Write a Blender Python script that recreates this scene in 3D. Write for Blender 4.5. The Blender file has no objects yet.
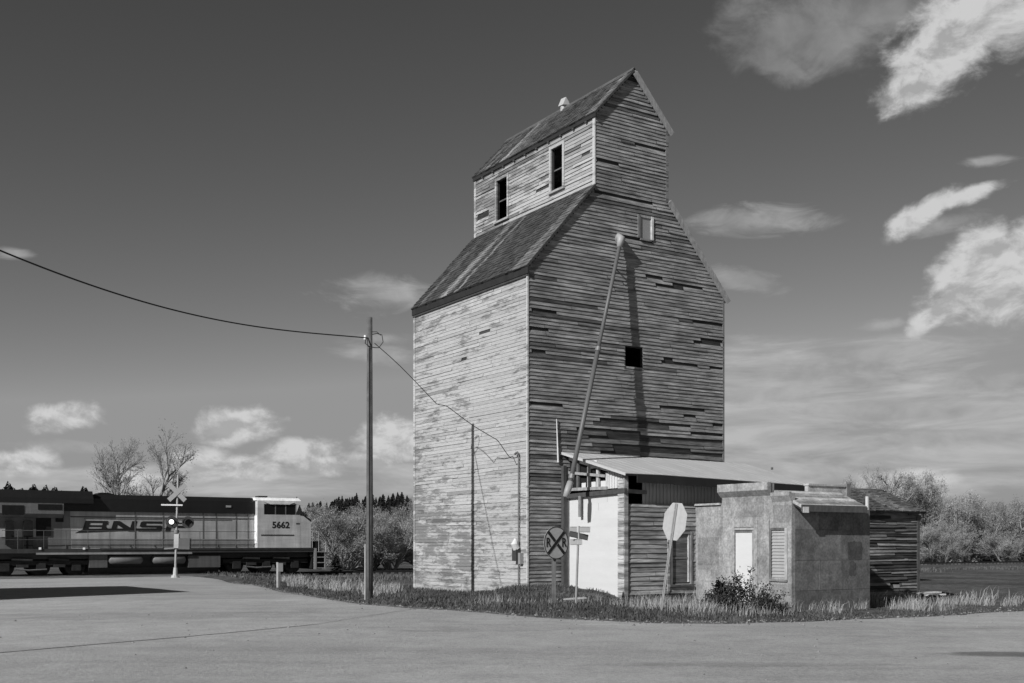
import bpy, bmesh, math, random
import numpy as np
from mathutils import Vector, Matrix, noise as mnoise

random.seed(7)
rng = np.random.default_rng(7)
scene = bpy.context.scene
COL = scene.collection

# ------------------------------------------------------------------ camera model (level camera, shifted lens)
F, CX, HZ, EYE = 1112.0, 512.0, 543.0, 1.70
PHI = math.atan2(.54, .8416)
R = Vector((math.cos(PHI), math.sin(PHI), 0))          # along the elevator front / the tracks
L = Vector((-math.sin(PHI), math.cos(PHI), 0))         # away from the road
C0 = Vector((.426, 29.6, 0))                           # near corner of the elevator
A_SUN, B_SUN, TAN_EL = .947, .32, .597
SUN_H = (-R * A_SUN - L * B_SUN).normalized()           # horizontal direction towards the sun
SUN_EL = math.atan(TAN_EL)

def world(x, y, z=0.0):
    p = C0 + R * x + L * y
    return Vector((p.x, p.y, z))

def on_front(px, py, y0=0.0):                           # point of the plane y = y0 of the elevator's frame
    c = (px - CX) / F
    b = C0 + L * y0
    x = (c * b.y - b.x) / (R.x - c * R.y)
    Y = b.y + x * R.y
    return x, EYE + (HZ - py) * Y / F

def on_left(px, py, x0=0.0):
    c = (px - CX) / F
    b = C0 + R * x0
    y = (c * b.y - b.x) / (L.x - c * L.y)
    Y = b.y + y * L.y
    return y, EYE + (HZ - py) * Y / F

# ------------------------------------------------------------------ helpers: meshes
class MB:
    def __init__(s):
        s.v = []; s.f = []; s.t = []; s.m = []
    def add(s, vs, fs, tone=.3, mi=0):
        o = len(s.v)
        s.v.extend([tuple(v) for v in vs])
        for f in fs:
            s.f.append(tuple(i + o for i in f)); s.t.append(tone); s.m.append(mi)
    def quad(s, a, b, c, d, tone=.3, mi=0):
        s.add([a, b, c, d], [(0, 1, 2, 3)], tone, mi)
    def box(s, x0, x1, y0, y1, z0, z1, tone=.3, mi=0):
        v = [(x0,y0,z0),(x1,y0,z0),(x1,y1,z0),(x0,y1,z0),(x0,y0,z1),(x1,y0,z1),(x1,y1,z1),(x0,y1,z1)]
        s.add(v, [(0,3,2,1),(4,5,6,7),(0,1,5,4),(1,2,6,5),(2,3,7,6),(3,0,4,7)], tone, mi)
    def obox(s, c, a, b, d, tone=.3, mi=0):             # centre, three half vectors
        c = Vector(c); a = Vector(a); b = Vector(b); d = Vector(d)
        v = [c-a-b-d, c+a-b-d, c+a+b-d, c-a+b-d, c-a-b+d, c+a-b+d, c+a+b+d, c-a+b+d]
        s.add(v, [(0,3,2,1),(4,5,6,7),(0,1,5,4),(1,2,6,5),(2,3,7,6),(3,0,4,7)], tone, mi)
    def beam(s, p0, p1, w, h, up=(0,0,1), tone=.3, mi=0):
        p0 = Vector(p0); p1 = Vector(p1); d = p1 - p0
        side = d.cross(Vector(up))
        if side.length < 1e-6: side = d.cross(Vector((1,0,0)))
        side.normalize(); u = side.cross(d).normalized()
        s.obox((p0+p1)/2, d/2, side*w/2, u*h/2, tone, mi)
    def prism(s, pts, ext, tone=.3, mi=0):
        ext = Vector(ext); n = len(pts); pts = [Vector(p) for p in pts]
        fs = [tuple(range(n))[::-1], tuple(range(n, 2*n))] + [(i, (i+1) % n, n+(i+1) % n, n+i) for i in range(n)]
        s.add(pts + [p + ext for p in pts], fs, tone, mi)
    def tube(s, pts, rad, n=8, tone=.3, mi=0, cap=True):
        pts = [Vector(p) for p in pts]
        if not hasattr(rad, '__len__'): rad = [rad]*len(pts)
        vs = []; ref = None
        for i, p in enumerate(pts):
            d = (pts[min(i+1, len(pts)-1)] - pts[max(i-1, 0)])
            if d.length < 1e-9: d = Vector((0,0,1))
            d.normalize()
            if ref is None:
                ref = d.cross(Vector((.31,.17,.93)))
                if ref.length < .1: ref = d.cross(Vector((1,0,0)))
            ref = (ref - d*ref.dot(d)).normalized(); q = d.cross(ref)
            for k in range(n):
                a = 2*math.pi*k/n
                vs.append(p + (ref*math.cos(a) + q*math.sin(a))*rad[i])
        fs = []
        for i in range(len(pts)-1):
            for k in range(n):
                fs.append((i*n+k, i*n+(k+1) % n, (i+1)*n+(k+1) % n, (i+1)*n+k))
        if cap:
            fs.append(tuple(range(n))[::-1]); fs.append(tuple((len(pts)-1)*n+k for k in range(n)))
        s.add(vs, fs, tone, mi)
    def mesh(s, name, mats, smooth=False):
        me = bpy.data.meshes.new(name)
        me.from_pydata(s.v, [], s.f)
        for m in (mats if isinstance(mats, (list, tuple)) else [mats]): me.materials.append(m)
        a = me.attributes.new('tone', 'FLOAT', 'FACE')
        a.data.foreach_set('value', np.array(s.t, dtype=np.float32))
        if any(s.m): me.polygons.foreach_set('material_index', np.array(s.m, dtype=np.int32))
        if smooth: me.polygons.foreach_set('use_smooth', np.ones(len(s.f), dtype=bool))
        me.update()
        return me
    def build(s, name, mats, parent=None, smooth=False, loc=None, rotz=None):
        return link(name, s.mesh(name, mats, smooth), parent, loc, rotz)

def link(name, me, parent=None, loc=None, rotz=None):
    o = bpy.data.objects.new(name, me); COL.objects.link(o)
    if parent is not None: o.parent = parent
    if loc is not None: o.location = loc
    if rotz is not None: o.rotation_euler = (0, 0, rotz)
    return o

def tag(o, label, cat, group=None, kind=None):
    o['label'] = label; o['category'] = cat
    if group: o['group'] = group
    if kind: o['kind'] = kind
    return o

def thing(name, label, cat, loc=(0,0,0), rotz=0.0, group=None):
    o = bpy.data.objects.new(name, None); COL.objects.link(o)
    o.location = loc; o.rotation_euler = (0, 0, rotz); o.empty_display_size = .3
    return tag(o, label, cat, group)

def copy_tree(o, parent=None, loc=None, rotz=None, scale=None):
    c = o.copy(); COL.objects.link(c)
    if parent is not None: c.parent = parent
    for ch in list(o.children): copy_tree(ch, c)
    if loc is not None: c.location = loc
    if rotz is not None: c.rotation_euler = (0, 0, rotz)
    if scale is not None: c.scale = scale
    return c

def fast_mesh(name, verts, faces_n, tones, mat, kindsize=3):
    """verts (N,3) float array; every run of kindsize verts is one face"""
    me = bpy.data.meshes.new(name)
    nf = len(verts)//kindsize
    me.vertices.add(len(verts)); me.vertices.foreach_set('co', verts.astype(np.float32).ravel())
    me.loops.add(nf*kindsize); me.loops.foreach_set('vertex_index', np.arange(nf*kindsize, dtype=np.int32))
    me.polygons.add(nf); me.polygons.foreach_set('loop_start', np.arange(0, nf*kindsize, kindsize, dtype=np.int32))
    me.materials.append(mat)
    a = me.attributes.new('tone', 'FLOAT', 'FACE'); a.data.foreach_set('value', tones.astype(np.float32))
    me.update(); me.validate()
    return me

def text_mesh(name, body, size, mat, offset=0.0, shear=0.0, extrude=.006, sx=1.0, spacing=1.0):
    cu = bpy.data.curves.new(name, 'FONT'); cu.body = body; cu.size = size
    cu.align_x = 'CENTER'; cu.align_y = 'CENTER'; cu.offset = offset; cu.shear = shear; cu.extrude = extrude
    cu.space_character = spacing; cu.resolution_u = 4
    tmp = bpy.data.objects.new('tmp_text', cu); COL.objects.link(tmp)
    bpy.context.view_layer.update()
    me = bpy.data.meshes.new_from_object(tmp.evaluated_get(bpy.context.evaluated_depsgraph_get()))
    bpy.data.objects.remove(tmp); bpy.data.curves.remove(cu)
    me.name = name
    me.transform(Matrix.Scale(sx, 4, (1,0,0)))
    me.transform(Matrix.Rotation(math.pi/2, 4, 'X'))     # stands upright, faces -Y
    me.materials.clear(); me.materials.append(mat)
    return me

# ------------------------------------------------------------------ helpers: materials
def nt_new(name):
    m = bpy.data.materials.new(name); m.use_nodes = True
    nt = m.node_tree; b = nt.nodes['Principled BSDF']
    return m, nt, b

def N(nt, typ, **kw):
    n = nt.nodes.new(typ)
    for k, v in kw.items():
        if k.startswith('i_'): n.inputs[k[2:]].default_value = v
        else: setattr(n, k, v)
    return n

def math_node(nt, op, a, b=None, clamp=False):
    n = nt.nodes.new('ShaderNodeMath'); n.operation = op; n.use_clamp = clamp
    for i, x in enumerate((a, b)):
        if x is None: continue
        if isinstance(x, (int, float)): n.inputs[i].default_value = x
        else: nt.links.new(x, n.inputs[i])
    return n.outputs[0]

def map_range(nt, v, a, b, c, d, smooth=False):
    n = nt.nodes.new('ShaderNodeMapRange'); n.clamp = True
    if smooth: n.interpolation_type = 'SMOOTHSTEP'
    nt.links.new(v, n.inputs['Value'])
    for k, x in zip(('From Min','From Max','To Min','To Max'), (a,b,c,d)): n.inputs[k].default_value = x
    return n.outputs[0]

def noise_node(nt, scale=(1,1,1), s=1.0, detail=4.0, rough=.6, coord='Object'):
    tc = nt.nodes.new('ShaderNodeTexCoord'); mp = nt.nodes.new('ShaderNodeMapping')
    mp.inputs['Scale'].default_value = scale
    nt.links.new(tc.outputs[coord], mp.inputs['Vector'])
    n = nt.nodes.new('ShaderNodeTexNoise')
    n.inputs['Scale'].default_value = s; n.inputs['Detail'].default_value = detail; n.inputs['Roughness'].default_value = rough
    nt.links.new(mp.outputs['Vector'], n.inputs['Vector'])
    return n.outputs['Fac']

def set_base(nt, b, val):
    cmb = nt.nodes.new('ShaderNodeCombineColor')
    for i in range(3): nt.links.new(val, cmb.inputs[i])
    nt.links.new(cmb.outputs[0], b.inputs['Base Color'])

def toned(name, layers=((( 1,1,1), 3.0, .35),), rough=.85, bump=None, metallic=0.0, gain=1.0, spec=.3, translucent=0.0, span=.25):
    """base colour = face attribute 'tone' times a few noise layers (each: scale vector, scale, amount)"""
    m, nt, b = nt_new(name)
    at = N(nt, 'ShaderNodeAttribute', attribute_name='tone')
    v = math_node(nt, 'MULTIPLY', at.outputs['Fac'], gain)
    for sc, s, amt in layers:
        n = noise_node(nt, sc, s)
        v = math_node(nt, 'MULTIPLY', v, map_range(nt, n, .5-span, .5+span, 1-amt, 1+amt))
    set_base(nt, b, v)
    b.inputs['Roughness'].default_value = rough; b.inputs['Metallic'].default_value = metallic
    b.inputs['Specular IOR Level'].default_value = spec
    if bump:
        sc, s, st, dist = bump
        bp = nt.nodes.new('ShaderNodeBump'); bp.inputs['Strength'].default_value = st; bp.inputs['Distance'].default_value = dist
        nt.links.new(noise_node(nt, sc, s), bp.inputs['Height']); nt.links.new(bp.outputs[0], b.inputs['Normal'])
    if translucent:
        out = nt.nodes['Material Output']; tr = nt.nodes.new('ShaderNodeBsdfTranslucent'); mx = nt.nodes.new('ShaderNodeMixShader')
        mx.inputs[0].default_value = translucent
        cm = b.inputs['Base Color'].links[0].from_socket
        nt.links.new(cm, tr.inputs['Color']); nt.links.new(b.outputs[0], mx.inputs[1]); nt.links.new(tr.outputs[0], mx.inputs[2])
        nt.links.new(mx.outputs[0], out.inputs['Surface'])
    return m

M_BOARD = toned('weathered_boards', (((.9,.9,7.5), 1.15, .45), ((1.6,1.6,16), 1.7, .34), ((.6,.6,.8), 1.0, .16)), .88, ((2,2,70), 3.0, .5, .012), 0.0, 1.0, .2, 0.0, .17)
M_TIMBER = toned('rough_timber', (((2,2,2), 3.0, .3), ((14,14,1.0), 2.0, .25)), .9, ((20,20,2), 2.0, .3, .01))
M_SHINGLE = toned('old_shingles', (((1,1,1), 1.3, .3), ((9,9,9), 2.0, .35)), .9, ((12,12,12), 3.0, .4, .01))
M_DARK = toned('dark_wood_interior', (((2,2,2), 2.0, .3),), .95)
M_METAL = toned('weathered_sheet_metal', (((.7,.7,.7), 1.5, .10), ((6,6,.6), 2.0, .06)), .5, None, 0.0, 1.0, .4)
M_WHITE = toned('white_painted_boards', (((.8,.8,3), 1.5, .05), ((5,5,30), 2.0, .03)), .6, ((2,2,40), 2.0, .12, .005))
M_STUCCO = toned('old_stucco', (((1,1,1), 2.6, .22), ((1,1,.5), 4.5, .13), ((9,9,9), 2.0, .16), ((1,1,1), 9.0, .12)), .93, ((8,8,8), 5.0, .5, .012), 0.0, 1.0, .2, 0.0, .16)
M_PAINT = toned('machine_paint', (((.6,.6,.6), 1.4, .2), ((3,3,.3), 1.5, .2), ((.3,.3,3), 1.2, .15)), .5, None, 0, 1, .4)
M_UNDER = toned('grimy_running_gear', (((1,1,1), 4.0, .4),), .7, None, 0, .6, .2)
M_BARK = toned('bark', (((3,3,1), 3.0, .3),), .95)
M_LEAF = toned('leaves', (((1,1,1), 1.2, .3),), .7, None, 0, 1, .2, .25)
M_GRASS = toned('grass_blades', (((1,1,1), .6, .25),), .8, None, 0, 1, .1, .15)
M_STONE = toned('stones', (((3,3,3), 4.0, .2),), .95)
M_SIGN = toned('sign_paint', (((5,5,5), 2.0, .10), ((30,30,30), 2.0, .06)), .5, None, 0, 1, .4)
M_GALV = toned('galvanised_steel', (((4,4,4), 2.0, .14),), .5, None, .25, 1, .5)
M_WIRE = toned('black_cable', (((3,3,3), 2.0, .1),), .6)

def glass(name='window_glass', v=.03):
    m, nt, b = nt_new(name)
    b.inputs['Base Color'].default_value = (v, v, v, 1); b.inputs['Roughness'].default_value = .08
    b.inputs['Specular IOR Level'].default_value = .6
    return m
M_GLASS = glass()
M_DIM = glass('dark_cab_glass', .01); M_DIM.node_tree.nodes['Principled BSDF'].inputs['Roughness'].default_value = .25; M_DIM.node_tree.nodes['Principled BSDF'].inputs['Specular IOR Level'].default_value = .15
M_BLACK, _nt, _b = nt_new('matt_black'); _b.inputs['Base Color'].default_value = (.012,.012,.012,1); _b.inputs['Roughness'].default_value = .7
M_LAMP, _nt, _b = nt_new('lit_signal_lens'); _b.inputs['Base Color'].default_value = (.6,.6,.6,1)
_b.inputs['Emission Color'].default_value = (1,1,1,1); _b.inputs['Emission Strength'].default_value = 2.2

# ------------------------------------------------------------------ terrain
TRK0 = Vector((-13.9, 69.5, 0))                          # a point of the near rail
RAIL_Z = -.14
def trk_dist(x, y):                                      # signed distance beyond the near rail
    return (x - TRK0.x)*L.x + (y - TRK0.y)*L.y
def sstep(a, b, v):
    t = np.clip((v - a)/(b - a), 0, 1); return t*t*(3-2*t)

def H(x, y):
    """height of the plain before verges and mounds"""
    x = np.asarray(x, float); y = np.asarray(y, float)
    h = .18*np.exp(-((x+4)**2 + (y-29)**2)/120)
    d = trk_dist(x, y)
    low = -.20 - .28*sstep(-17, -11, x)                   # lower beside the crossing
    w = sstep(-26, -5, d)
    h = h*(1-w) + low*w
    far = sstep(3, 14, d)
    return h - far*.25

def unproj(px, py):
    c = (px - CX)/F; Y = 30.0
    for _ in range(60):
        Yn = (EYE - float(H(c*Y, Y)))*F/(py - HZ); Y = .5*Y + .5*Yn
    return (c*Y, Y)

_edge = []
for k in (-120, -90, -60, -40, -25, -12, -6.5):
    p = TRK0 + R*k - L*1.7; _edge.append((p.x, p.y))
for q in ((222,579),(245,584),(282,591),(330,598),(370,603.5),(410,607),(455,609),(500,612.5),(550,616),(600,618.5),(650,620.5),(690,621.5),(745,621.5),(800,620),(850,618),(900,615.5),(960,612.5),(1024,609)):
    _edge.append(unproj(*q))
e0 = Vector((*_edge[-1], 0))
for k in (8, 20, 45, 90, 160): _edge.append(((e0 + R*k).x, (e0 + R*k).y))
EX = np.array([p[0] for p in _edge]); EY = np.array([p[1] for p in _edge])
assert np.all(np.diff(EX) > 0), EX
def n1(x, s, seed):
    x = np.asarray(x, float)*s + seed*17.3
    i = np.floor(x).astype(int); f = x - i; f = f*f*(3-2*f)
    h = lambda k: (np.sin(k*127.1 + seed*311.7)*43758.5453) % 1.0
    return h(i)*(1-f) + h(i+1)*f - .5
def edge_y(x):
    x = np.asarray(x, float)
    return np.interp(x, EX, EY) + .35*n1(x, .7, 3) + .22*n1(x, 2.3, 5)
def vn2(x, y, s, seed=0):                                 # cheap 2-D value noise
    x = np.asarray(x, float)*s + seed*13.7; y = np.asarray(y, float)*s + seed*7.1
    i = np.floor(x); j = np.floor(y); fx = x-i; fy = y-j; fx = fx*fx*(3-2*fx); fy = fy*fy*(3-2*fy)
    h = lambda a, b: (np.sin(a*127.1 + b*311.7 + seed)*43758.5453) % 1.0
    return (h(i,j)*(1-fx) + h(i+1,j)*fx)*(1-fy) + (h(i,j+1)*(1-fx) + h(i+1,j+1)*fx)*fy - .5
def ground_z(x, y):
    x = np.asarray(x, float); y = np.asarray(y, float)
    d = (y - edge_y(x))*.8
    h = H(x, y)
    verge = -.07 + .07*sstep(-.5, 0.0, d) + (.09 - .07*sstep(4.2, 6, x))*sstep(0, .8, d)
    near = np.exp(-((x-2)**2)/900)*sstep(0, .6, d)*(1 - sstep(-9, -5, trk_dist(x, y)))
    mound = .34*np.exp(-(((x-.9)/1.9)**2 + ((y-29.3)/1.25)**2))*sstep(0, 1.2, d)
    bump = (.10*vn2(x, y, .9, 1) + .06*vn2(x, y, 2.3, 2))*near
    return h + verge + mound + bump

def build_terrain():
    def axis(segs):
        out = []
        for a, b, st in segs: out += list(np.arange(a, b, st))
        return np.array(out)
    xs = axis([(-4000,-1000,500),(-1000,-200,100),(-200,-60,10),(-60,-22,1.2),(-22,24,.33),(24,60,1.2),(60,220,10),(220,1000,80),(1000,4001,500)])
    ys = axis([(-400,-40,60),(-40,18,2.5),(18,46,.33),(46,80,.8),(80,140,4),(140,400,20),(400,1000,100),(1000,6001,500)])
    X, Y = np.meshgrid(xs, ys); Z = ground_z(X, Y)
    v = np.stack([X.ravel(), Y.ravel(), Z.ravel()], 1)
    nx, ny = len(xs), len(ys)
    idx = np.arange(nx*ny).reshape(ny, nx)
    q = np.stack([idx[:-1,:-1], idx[:-1,1:], idx[1:,1:], idx[1:,:-1]], -1).reshape(-1, 4)
    me = bpy.data.meshes.new('ground'); me.from_pydata(v.tolist(), [], q.tolist())
    me.polygons.foreach_set('use_smooth', np.ones(len(q), dtype=bool)); me.update()
    m, nt, b = nt_new('field_soil_and_turf')
    a = noise_node(nt, (1,1,1), .25, 6, .6); c = noise_node(nt, (1,1,1), 3.0, 4, .6); e = noise_node(nt, (1,1,1), 22.0, 3, .7)
    v_ = map_range(nt, a, .35, .65, .055, .115)
    v_ = math_node(nt, 'MULTIPLY', v_, map_range(nt, c, .3, .7, .6, 1.45))
    v_ = math_node(nt, 'MULTIPLY', v_, map_range(nt, e, .3, .7, .6, 1.4))
    set_base(nt, b, v_); b.inputs['Roughness'].default_value = .95; b.inputs['Specular IOR Level'].default_value = .1
    bp = N(nt, 'ShaderNodeBump', i_Strength=.8, i_Distance=.08); nt.links.new(c, bp.inputs['Height']); nt.links.new(bp.outputs[0], b.inputs['Normal'])
    me.materials.append(m)
    o = link('ground', me); o['kind'] = 'structure'; return o

def build_road():
    xs = np.concatenate([np.arange(-110,-30,3.0), np.arange(-30,26,.25), np.arange(26,120,3.0)])
    ts = np.concatenate([np.linspace(0,.55,12), np.linspace(.6,1,34)])
    ey = edge_y(xs)
    X = np.repeat(xs[None,:], len(ts), 0); Y = -30 + (ey[None,:]+30)*ts[:,None]
    Z = H(X, Y) + .012*vn2(X, Y, .5, 4) + .004
    Z[-1] -= .05
    idx = np.arange(X.size).reshape(X.shape)
    q = np.stack([idx[:-1,:-1], idx[:-1,1:], idx[1:,1:], idx[1:,:-1]], -1).reshape(-1, 4)
    me = bpy.data.meshes.new('gravel_road'); me.from_pydata(np.stack([X.ravel(),Y.ravel(),Z.ravel()],1).tolist(), [], q.tolist())
    me.polygons.foreach_set('use_smooth', np.ones(len(q), dtype=bool)); me.update()
    m, nt, b = nt_new('packed_gravel')
    big = noise_node(nt, (1,1,1), .13, 3, .5); mid = noise_node(nt, (1,1,1), 1.4, 5, .65); fine = noise_node(nt, (1,1,1), 16.0, 6, .75)
    grit = noise_node(nt, (1,1,1), 70.0, 3, .8)
    # wheel paths: noise stretched along the way the cars turn
    tc = N(nt, 'ShaderNodeTexCoord'); mp = N(nt, 'ShaderNodeMapping'); mp.inputs['Rotation'].default_value = (0,0,math.radians(16)); mp.inputs['Scale'].default_value = (.05, 1.5, 1)
    nt.links.new(tc.outputs['Object'], mp.inputs['Vector']); tr = N(nt, 'ShaderNodeTexNoise'); tr.inputs['Scale'].default_value = 1.0; tr.inputs['Detail'].default_value = 3
    nt.links.new(mp.outputs[0], tr.inputs['Vector'])
    v = map_range(nt, big, .36, .64, .325, .405)
    v = math_node(nt, 'MULTIPLY', v, map_range(nt, mid, .32, .68, .88, 1.10))
    v = math_node(nt, 'MULTIPLY', v, map_range(nt, fine, .32, .68, .78, 1.2))
    v = math_node(nt, 'MULTIPLY', v, map_range(nt, grit, .32, .7, .74, 1.28))
    v = math_node(nt, 'MULTIPLY', v, map_range(nt, tr.outputs['Fac'], .36, .56, .92, 1.02))
    # a dark patch and a darker repair with outlines of their own
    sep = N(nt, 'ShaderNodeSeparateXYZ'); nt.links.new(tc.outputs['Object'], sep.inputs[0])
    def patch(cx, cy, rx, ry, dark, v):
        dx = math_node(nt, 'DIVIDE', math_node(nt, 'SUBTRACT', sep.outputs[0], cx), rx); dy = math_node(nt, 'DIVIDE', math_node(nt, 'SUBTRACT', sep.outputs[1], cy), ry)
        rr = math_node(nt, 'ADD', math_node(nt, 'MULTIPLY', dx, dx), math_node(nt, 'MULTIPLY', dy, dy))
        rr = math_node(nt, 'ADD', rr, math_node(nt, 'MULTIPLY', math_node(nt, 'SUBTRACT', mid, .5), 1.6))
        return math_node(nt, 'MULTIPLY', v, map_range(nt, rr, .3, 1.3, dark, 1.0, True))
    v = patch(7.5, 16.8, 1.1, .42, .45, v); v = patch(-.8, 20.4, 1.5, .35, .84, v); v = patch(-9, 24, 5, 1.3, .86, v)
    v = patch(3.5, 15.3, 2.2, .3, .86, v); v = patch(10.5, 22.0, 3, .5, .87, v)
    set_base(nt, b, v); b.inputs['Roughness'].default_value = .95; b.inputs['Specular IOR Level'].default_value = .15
    bp = N(nt, 'ShaderNodeBump', i_Strength=.9, i_Distance=.02); nt.links.new(fine, bp.inputs['Height']); nt.links.new(bp.outputs[0], b.inputs['Normal'])
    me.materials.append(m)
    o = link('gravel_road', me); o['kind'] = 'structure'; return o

build_terrain(); build_road()

# hills beyond the tracks
def hills():
    az = np.linspace(math.radians(-60), math.radians(60), 220); rad = np.array([230,260,300,350,400,440,480,540,650,900])
    prof_px = np.array([-400, 0, 120, 250, 300, 330, 365, 411, 500, 640, 800, 900, 985, 1005, 1024, 1200, 1500])
    prof_py = np.array([500, 514, 522, 524, 519, 512, 508, 506, 508, 520, 536, 538, 534, 526, 521, 512, 510])
    px = CX + F*np.tan(az)
    top = (HZ - np.interp(px, prof_px, prof_py))
    top = top + 1.6*n1(px, .05, 8) + .8*n1(px, .17, 9)
    V = []
    for r in rad:
        w = float(sstep(220, 440, r))*(1 if r <= 480 else max(0, 1-(r-480)/500))
        X = r*np.sin(az); Y = r*np.cos(az)
        Z = -1.2 + w*(top*450/F + 2.6) + 1.0*vn2(X, Y, .02, 6)*w
        V.append(np.stack([X,Y,Z],1))
    V = np.concatenate(V); n = len(az); idx = np.arange(len(V)).reshape(len(rad), n)
    q = np.stack([idx[:-1,:-1], idx[:-1,1:], idx[1:,1:], idx[1:,:-1]], -1).reshape(-1,4)
    me = bpy.data.meshes.new('hills'); me.from_pydata(V.tolist(), [], q.tolist())
    me.polygons.foreach_set('use_smooth', np.ones(len(q), dtype=bool)); me.update()
    m, nt, b = nt_new('hillside_scrub')
    a = noise_node(nt, (1,1,1), .03, 5, .6); c = noise_node(nt, (1,1,1), .25, 5, .7)
    v = math_node(nt, 'MULTIPLY', map_range(nt, a, .4, .6, .04, .13), map_range(nt, c, .35, .65, .5, 1.4))
    set_base(nt, b, v); b.inputs['Roughness'].default_value = 1
    me.materials.append(m)
    o = link('hills', me); o['kind'] = 'structure'
    def hz(x, y):
        r = math.hypot(x, y); a_ = math.atan2(x, y)
        p = CX + F*math.tan(a_)
        t = HZ - np.interp(p, prof_px, prof_py)
        w = float(sstep(220, 440, r))*(1 if r <= 480 else max(0, 1-(r-480)/500))
        return -1.2 + w*(t*450/F + 2.6)
    return hz
hill_z = hills()

# ------------------------------------------------------------------ board walls
def wall_panel(mb, O, u, w, n, u0, u1, z0, z1, holes, thick=.08, tone=.03):
    us = sorted({u0, u1, *[h[0] for h in holes], *[h[1] for h in holes]}); zs = sorted({z0, z1, *[h[2] for h in holes], *[h[3] for h in holes]})
    us = [v for v in us if u0 - 1e-6 <= v <= u1 + 1e-6]; zs = [v for v in zs if z0 - 1e-6 <= v <= z1 + 1e-6]
    for a, b in zip(us[:-1], us[1:]):
        for c, d in zip(zs[:-1], zs[1:]):
            um, zm = (a+b)/2, (c+d)/2
            if any(h[0] < um < h[1] and h[2] < zm < h[3] for h in holes): continue
            mb.obox(O + u*um + w*zm - n*thick/2, u*(b-a)/2, w*(d-c)/2, n*thick/2, tone)

def siding(mb, O, u, n, interval, z0, z1, holes=(), course=.10, tone_fn=None, missing=None, lap=.020, jit=.004, lift=.006, blen=(1.6, 4.2), seed=1):
    rnd = random.Random(seed); w = Vector((0,0,1))
    k = 0; z = z0
    while z < z1 - .02:
        zt = min(z + course, z1); zm = (z + zt)/2
        iv = interval(zm)
        if iv and iv[1] - iv[0] > .06:
            cuts = [iv[0]]; x = iv[0] + rnd.uniform(.4, blen[1])
            while x < iv[1] - .35:
                cuts.append(x); x += rnd.uniform(*blen)
            cuts.append(iv[1])
            pieces = list(zip(cuts[:-1], cuts[1:])); out = []
            for a, b in pieces:
                segs = [(a, b)]
                for h in holes:
                    if h[2] < zm < h[3]:
                        ns = []
                        for s0, s1 in segs:
                            if h[1] <= s0 or h[0] >= s1: ns.append((s0, s1)); continue
                            if s0 < h[0]: ns.append((s0, h[0]))
                            if s1 > h[1]: ns.append((h[1], s1))
                        segs = ns
                for mm in (missing or ()):
                    if mm[2] - course*.5 < zm < mm[3] + course*.5 and mm[2] <= zm <= mm[3]:
                        ns = []
                        for s0, s1 in segs:
                            if mm[1] <= s0 or mm[0] >= s1: ns.append((s0, s1)); continue
                            if s0 < mm[0]: ns.append((s0, mm[0]))
                            if s1 > mm[1]: ns.append((mm[1], s1))
                        segs = ns
                out += [s for s in segs if s[1] - s[0] > .03]
            for a, b in out:
                t = tone_fn((a+b)/2, zm, rnd)
                if t is None: continue
                dz0, dz1 = rnd.gauss(0, jit), rnd.gauss(0, jit); o = rnd.uniform(0, lift)*rnd.random()*1.5
                if rnd.random() < .03: dz1 -= rnd.uniform(.01, .035)
                g = .003
                A = O + u*(a+g) + w*(z+dz0); B = O + u*(b-g) + w*(z+dz1)
                A2 = O + u*(a+g) + w*(zt+.012+dz0); B2 = O + u*(b-g) + w*(zt+.012+dz1)
                mb.add([A + n*(lap+o), B + n*(lap+o), B2 + n*.004, A2 + n*.004, A, B], [(0,1,2,3), (4,5,1,0)], t)
        z += course; k += 1

def shingles(mb, O, u, w, n, ulen, wlen, course=.15, tone=.10, seed=3, streak=1.0, edge=False):
    rnd = random.Random(seed); j = 0; y = 0.0
    while y < wlen:
        x = 0.0
        while x < ulen:
            wd = min(rnd.uniform(.09, .22), ulen - x)
            if wd < .02: break
            st = n1(x + .12*y, 1.3, seed)*1.0 + n1(x + .12*y, 4.1, seed+2)*.7
            low = 1 - y/wlen
            t = tone*(1 + .35*rnd.uniform(-1, 1) + streak*max(0, st - .12)*(1.2 + 2.2*low))
            if edge and x < .45*(1-.5*y/wlen): t = max(t, tone*rnd.uniform(1.4, 3.0))
            if rnd.random() > .025:
                h = rnd.uniform(.012, .034); e = rnd.uniform(-.02, .02)
                a, b = O + u*x + w*(y+e), O + u*(x+wd-.006) + w*(y+e)
                c, d = O + u*(x+wd-.006) + w*min(y+course*1.25, wlen), O + u*x + w*min(y+course*1.25, wlen)
                mb.add([a + n*h, b + n*h, c + n*.006, d + n*.006, a, b, c, d], [(0,1,2,3), (4,5,1,0), (5,6,2,1), (4,0,3,7)], t)
            x += wd
        y += course; j += 1

X3, Y3, Z3 = Vector((1,0,0)), Vector((0,1,0)), Vector((0,0,1))

# ------------------------------------------------------------------ grain elevator
W, D = 7.02, 6.47
ZE = 9.07; XC0, XC1 = 2.225, 4.83; ZC = 11.57; ZCE = 13.60; XR = (XC0 + XC1)/2; ZR = 15.0
MS = (ZC - ZE)/XC0; CS = (ZR - ZCE)/(XR - XC0)
elev = thing('grain_elevator', 'tall weathered wooden grain elevator with a windowed cupola on its steep roof', 'grain elevator', C0, PHI)
elev.location.z = 0.0
BASE = .05
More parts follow.
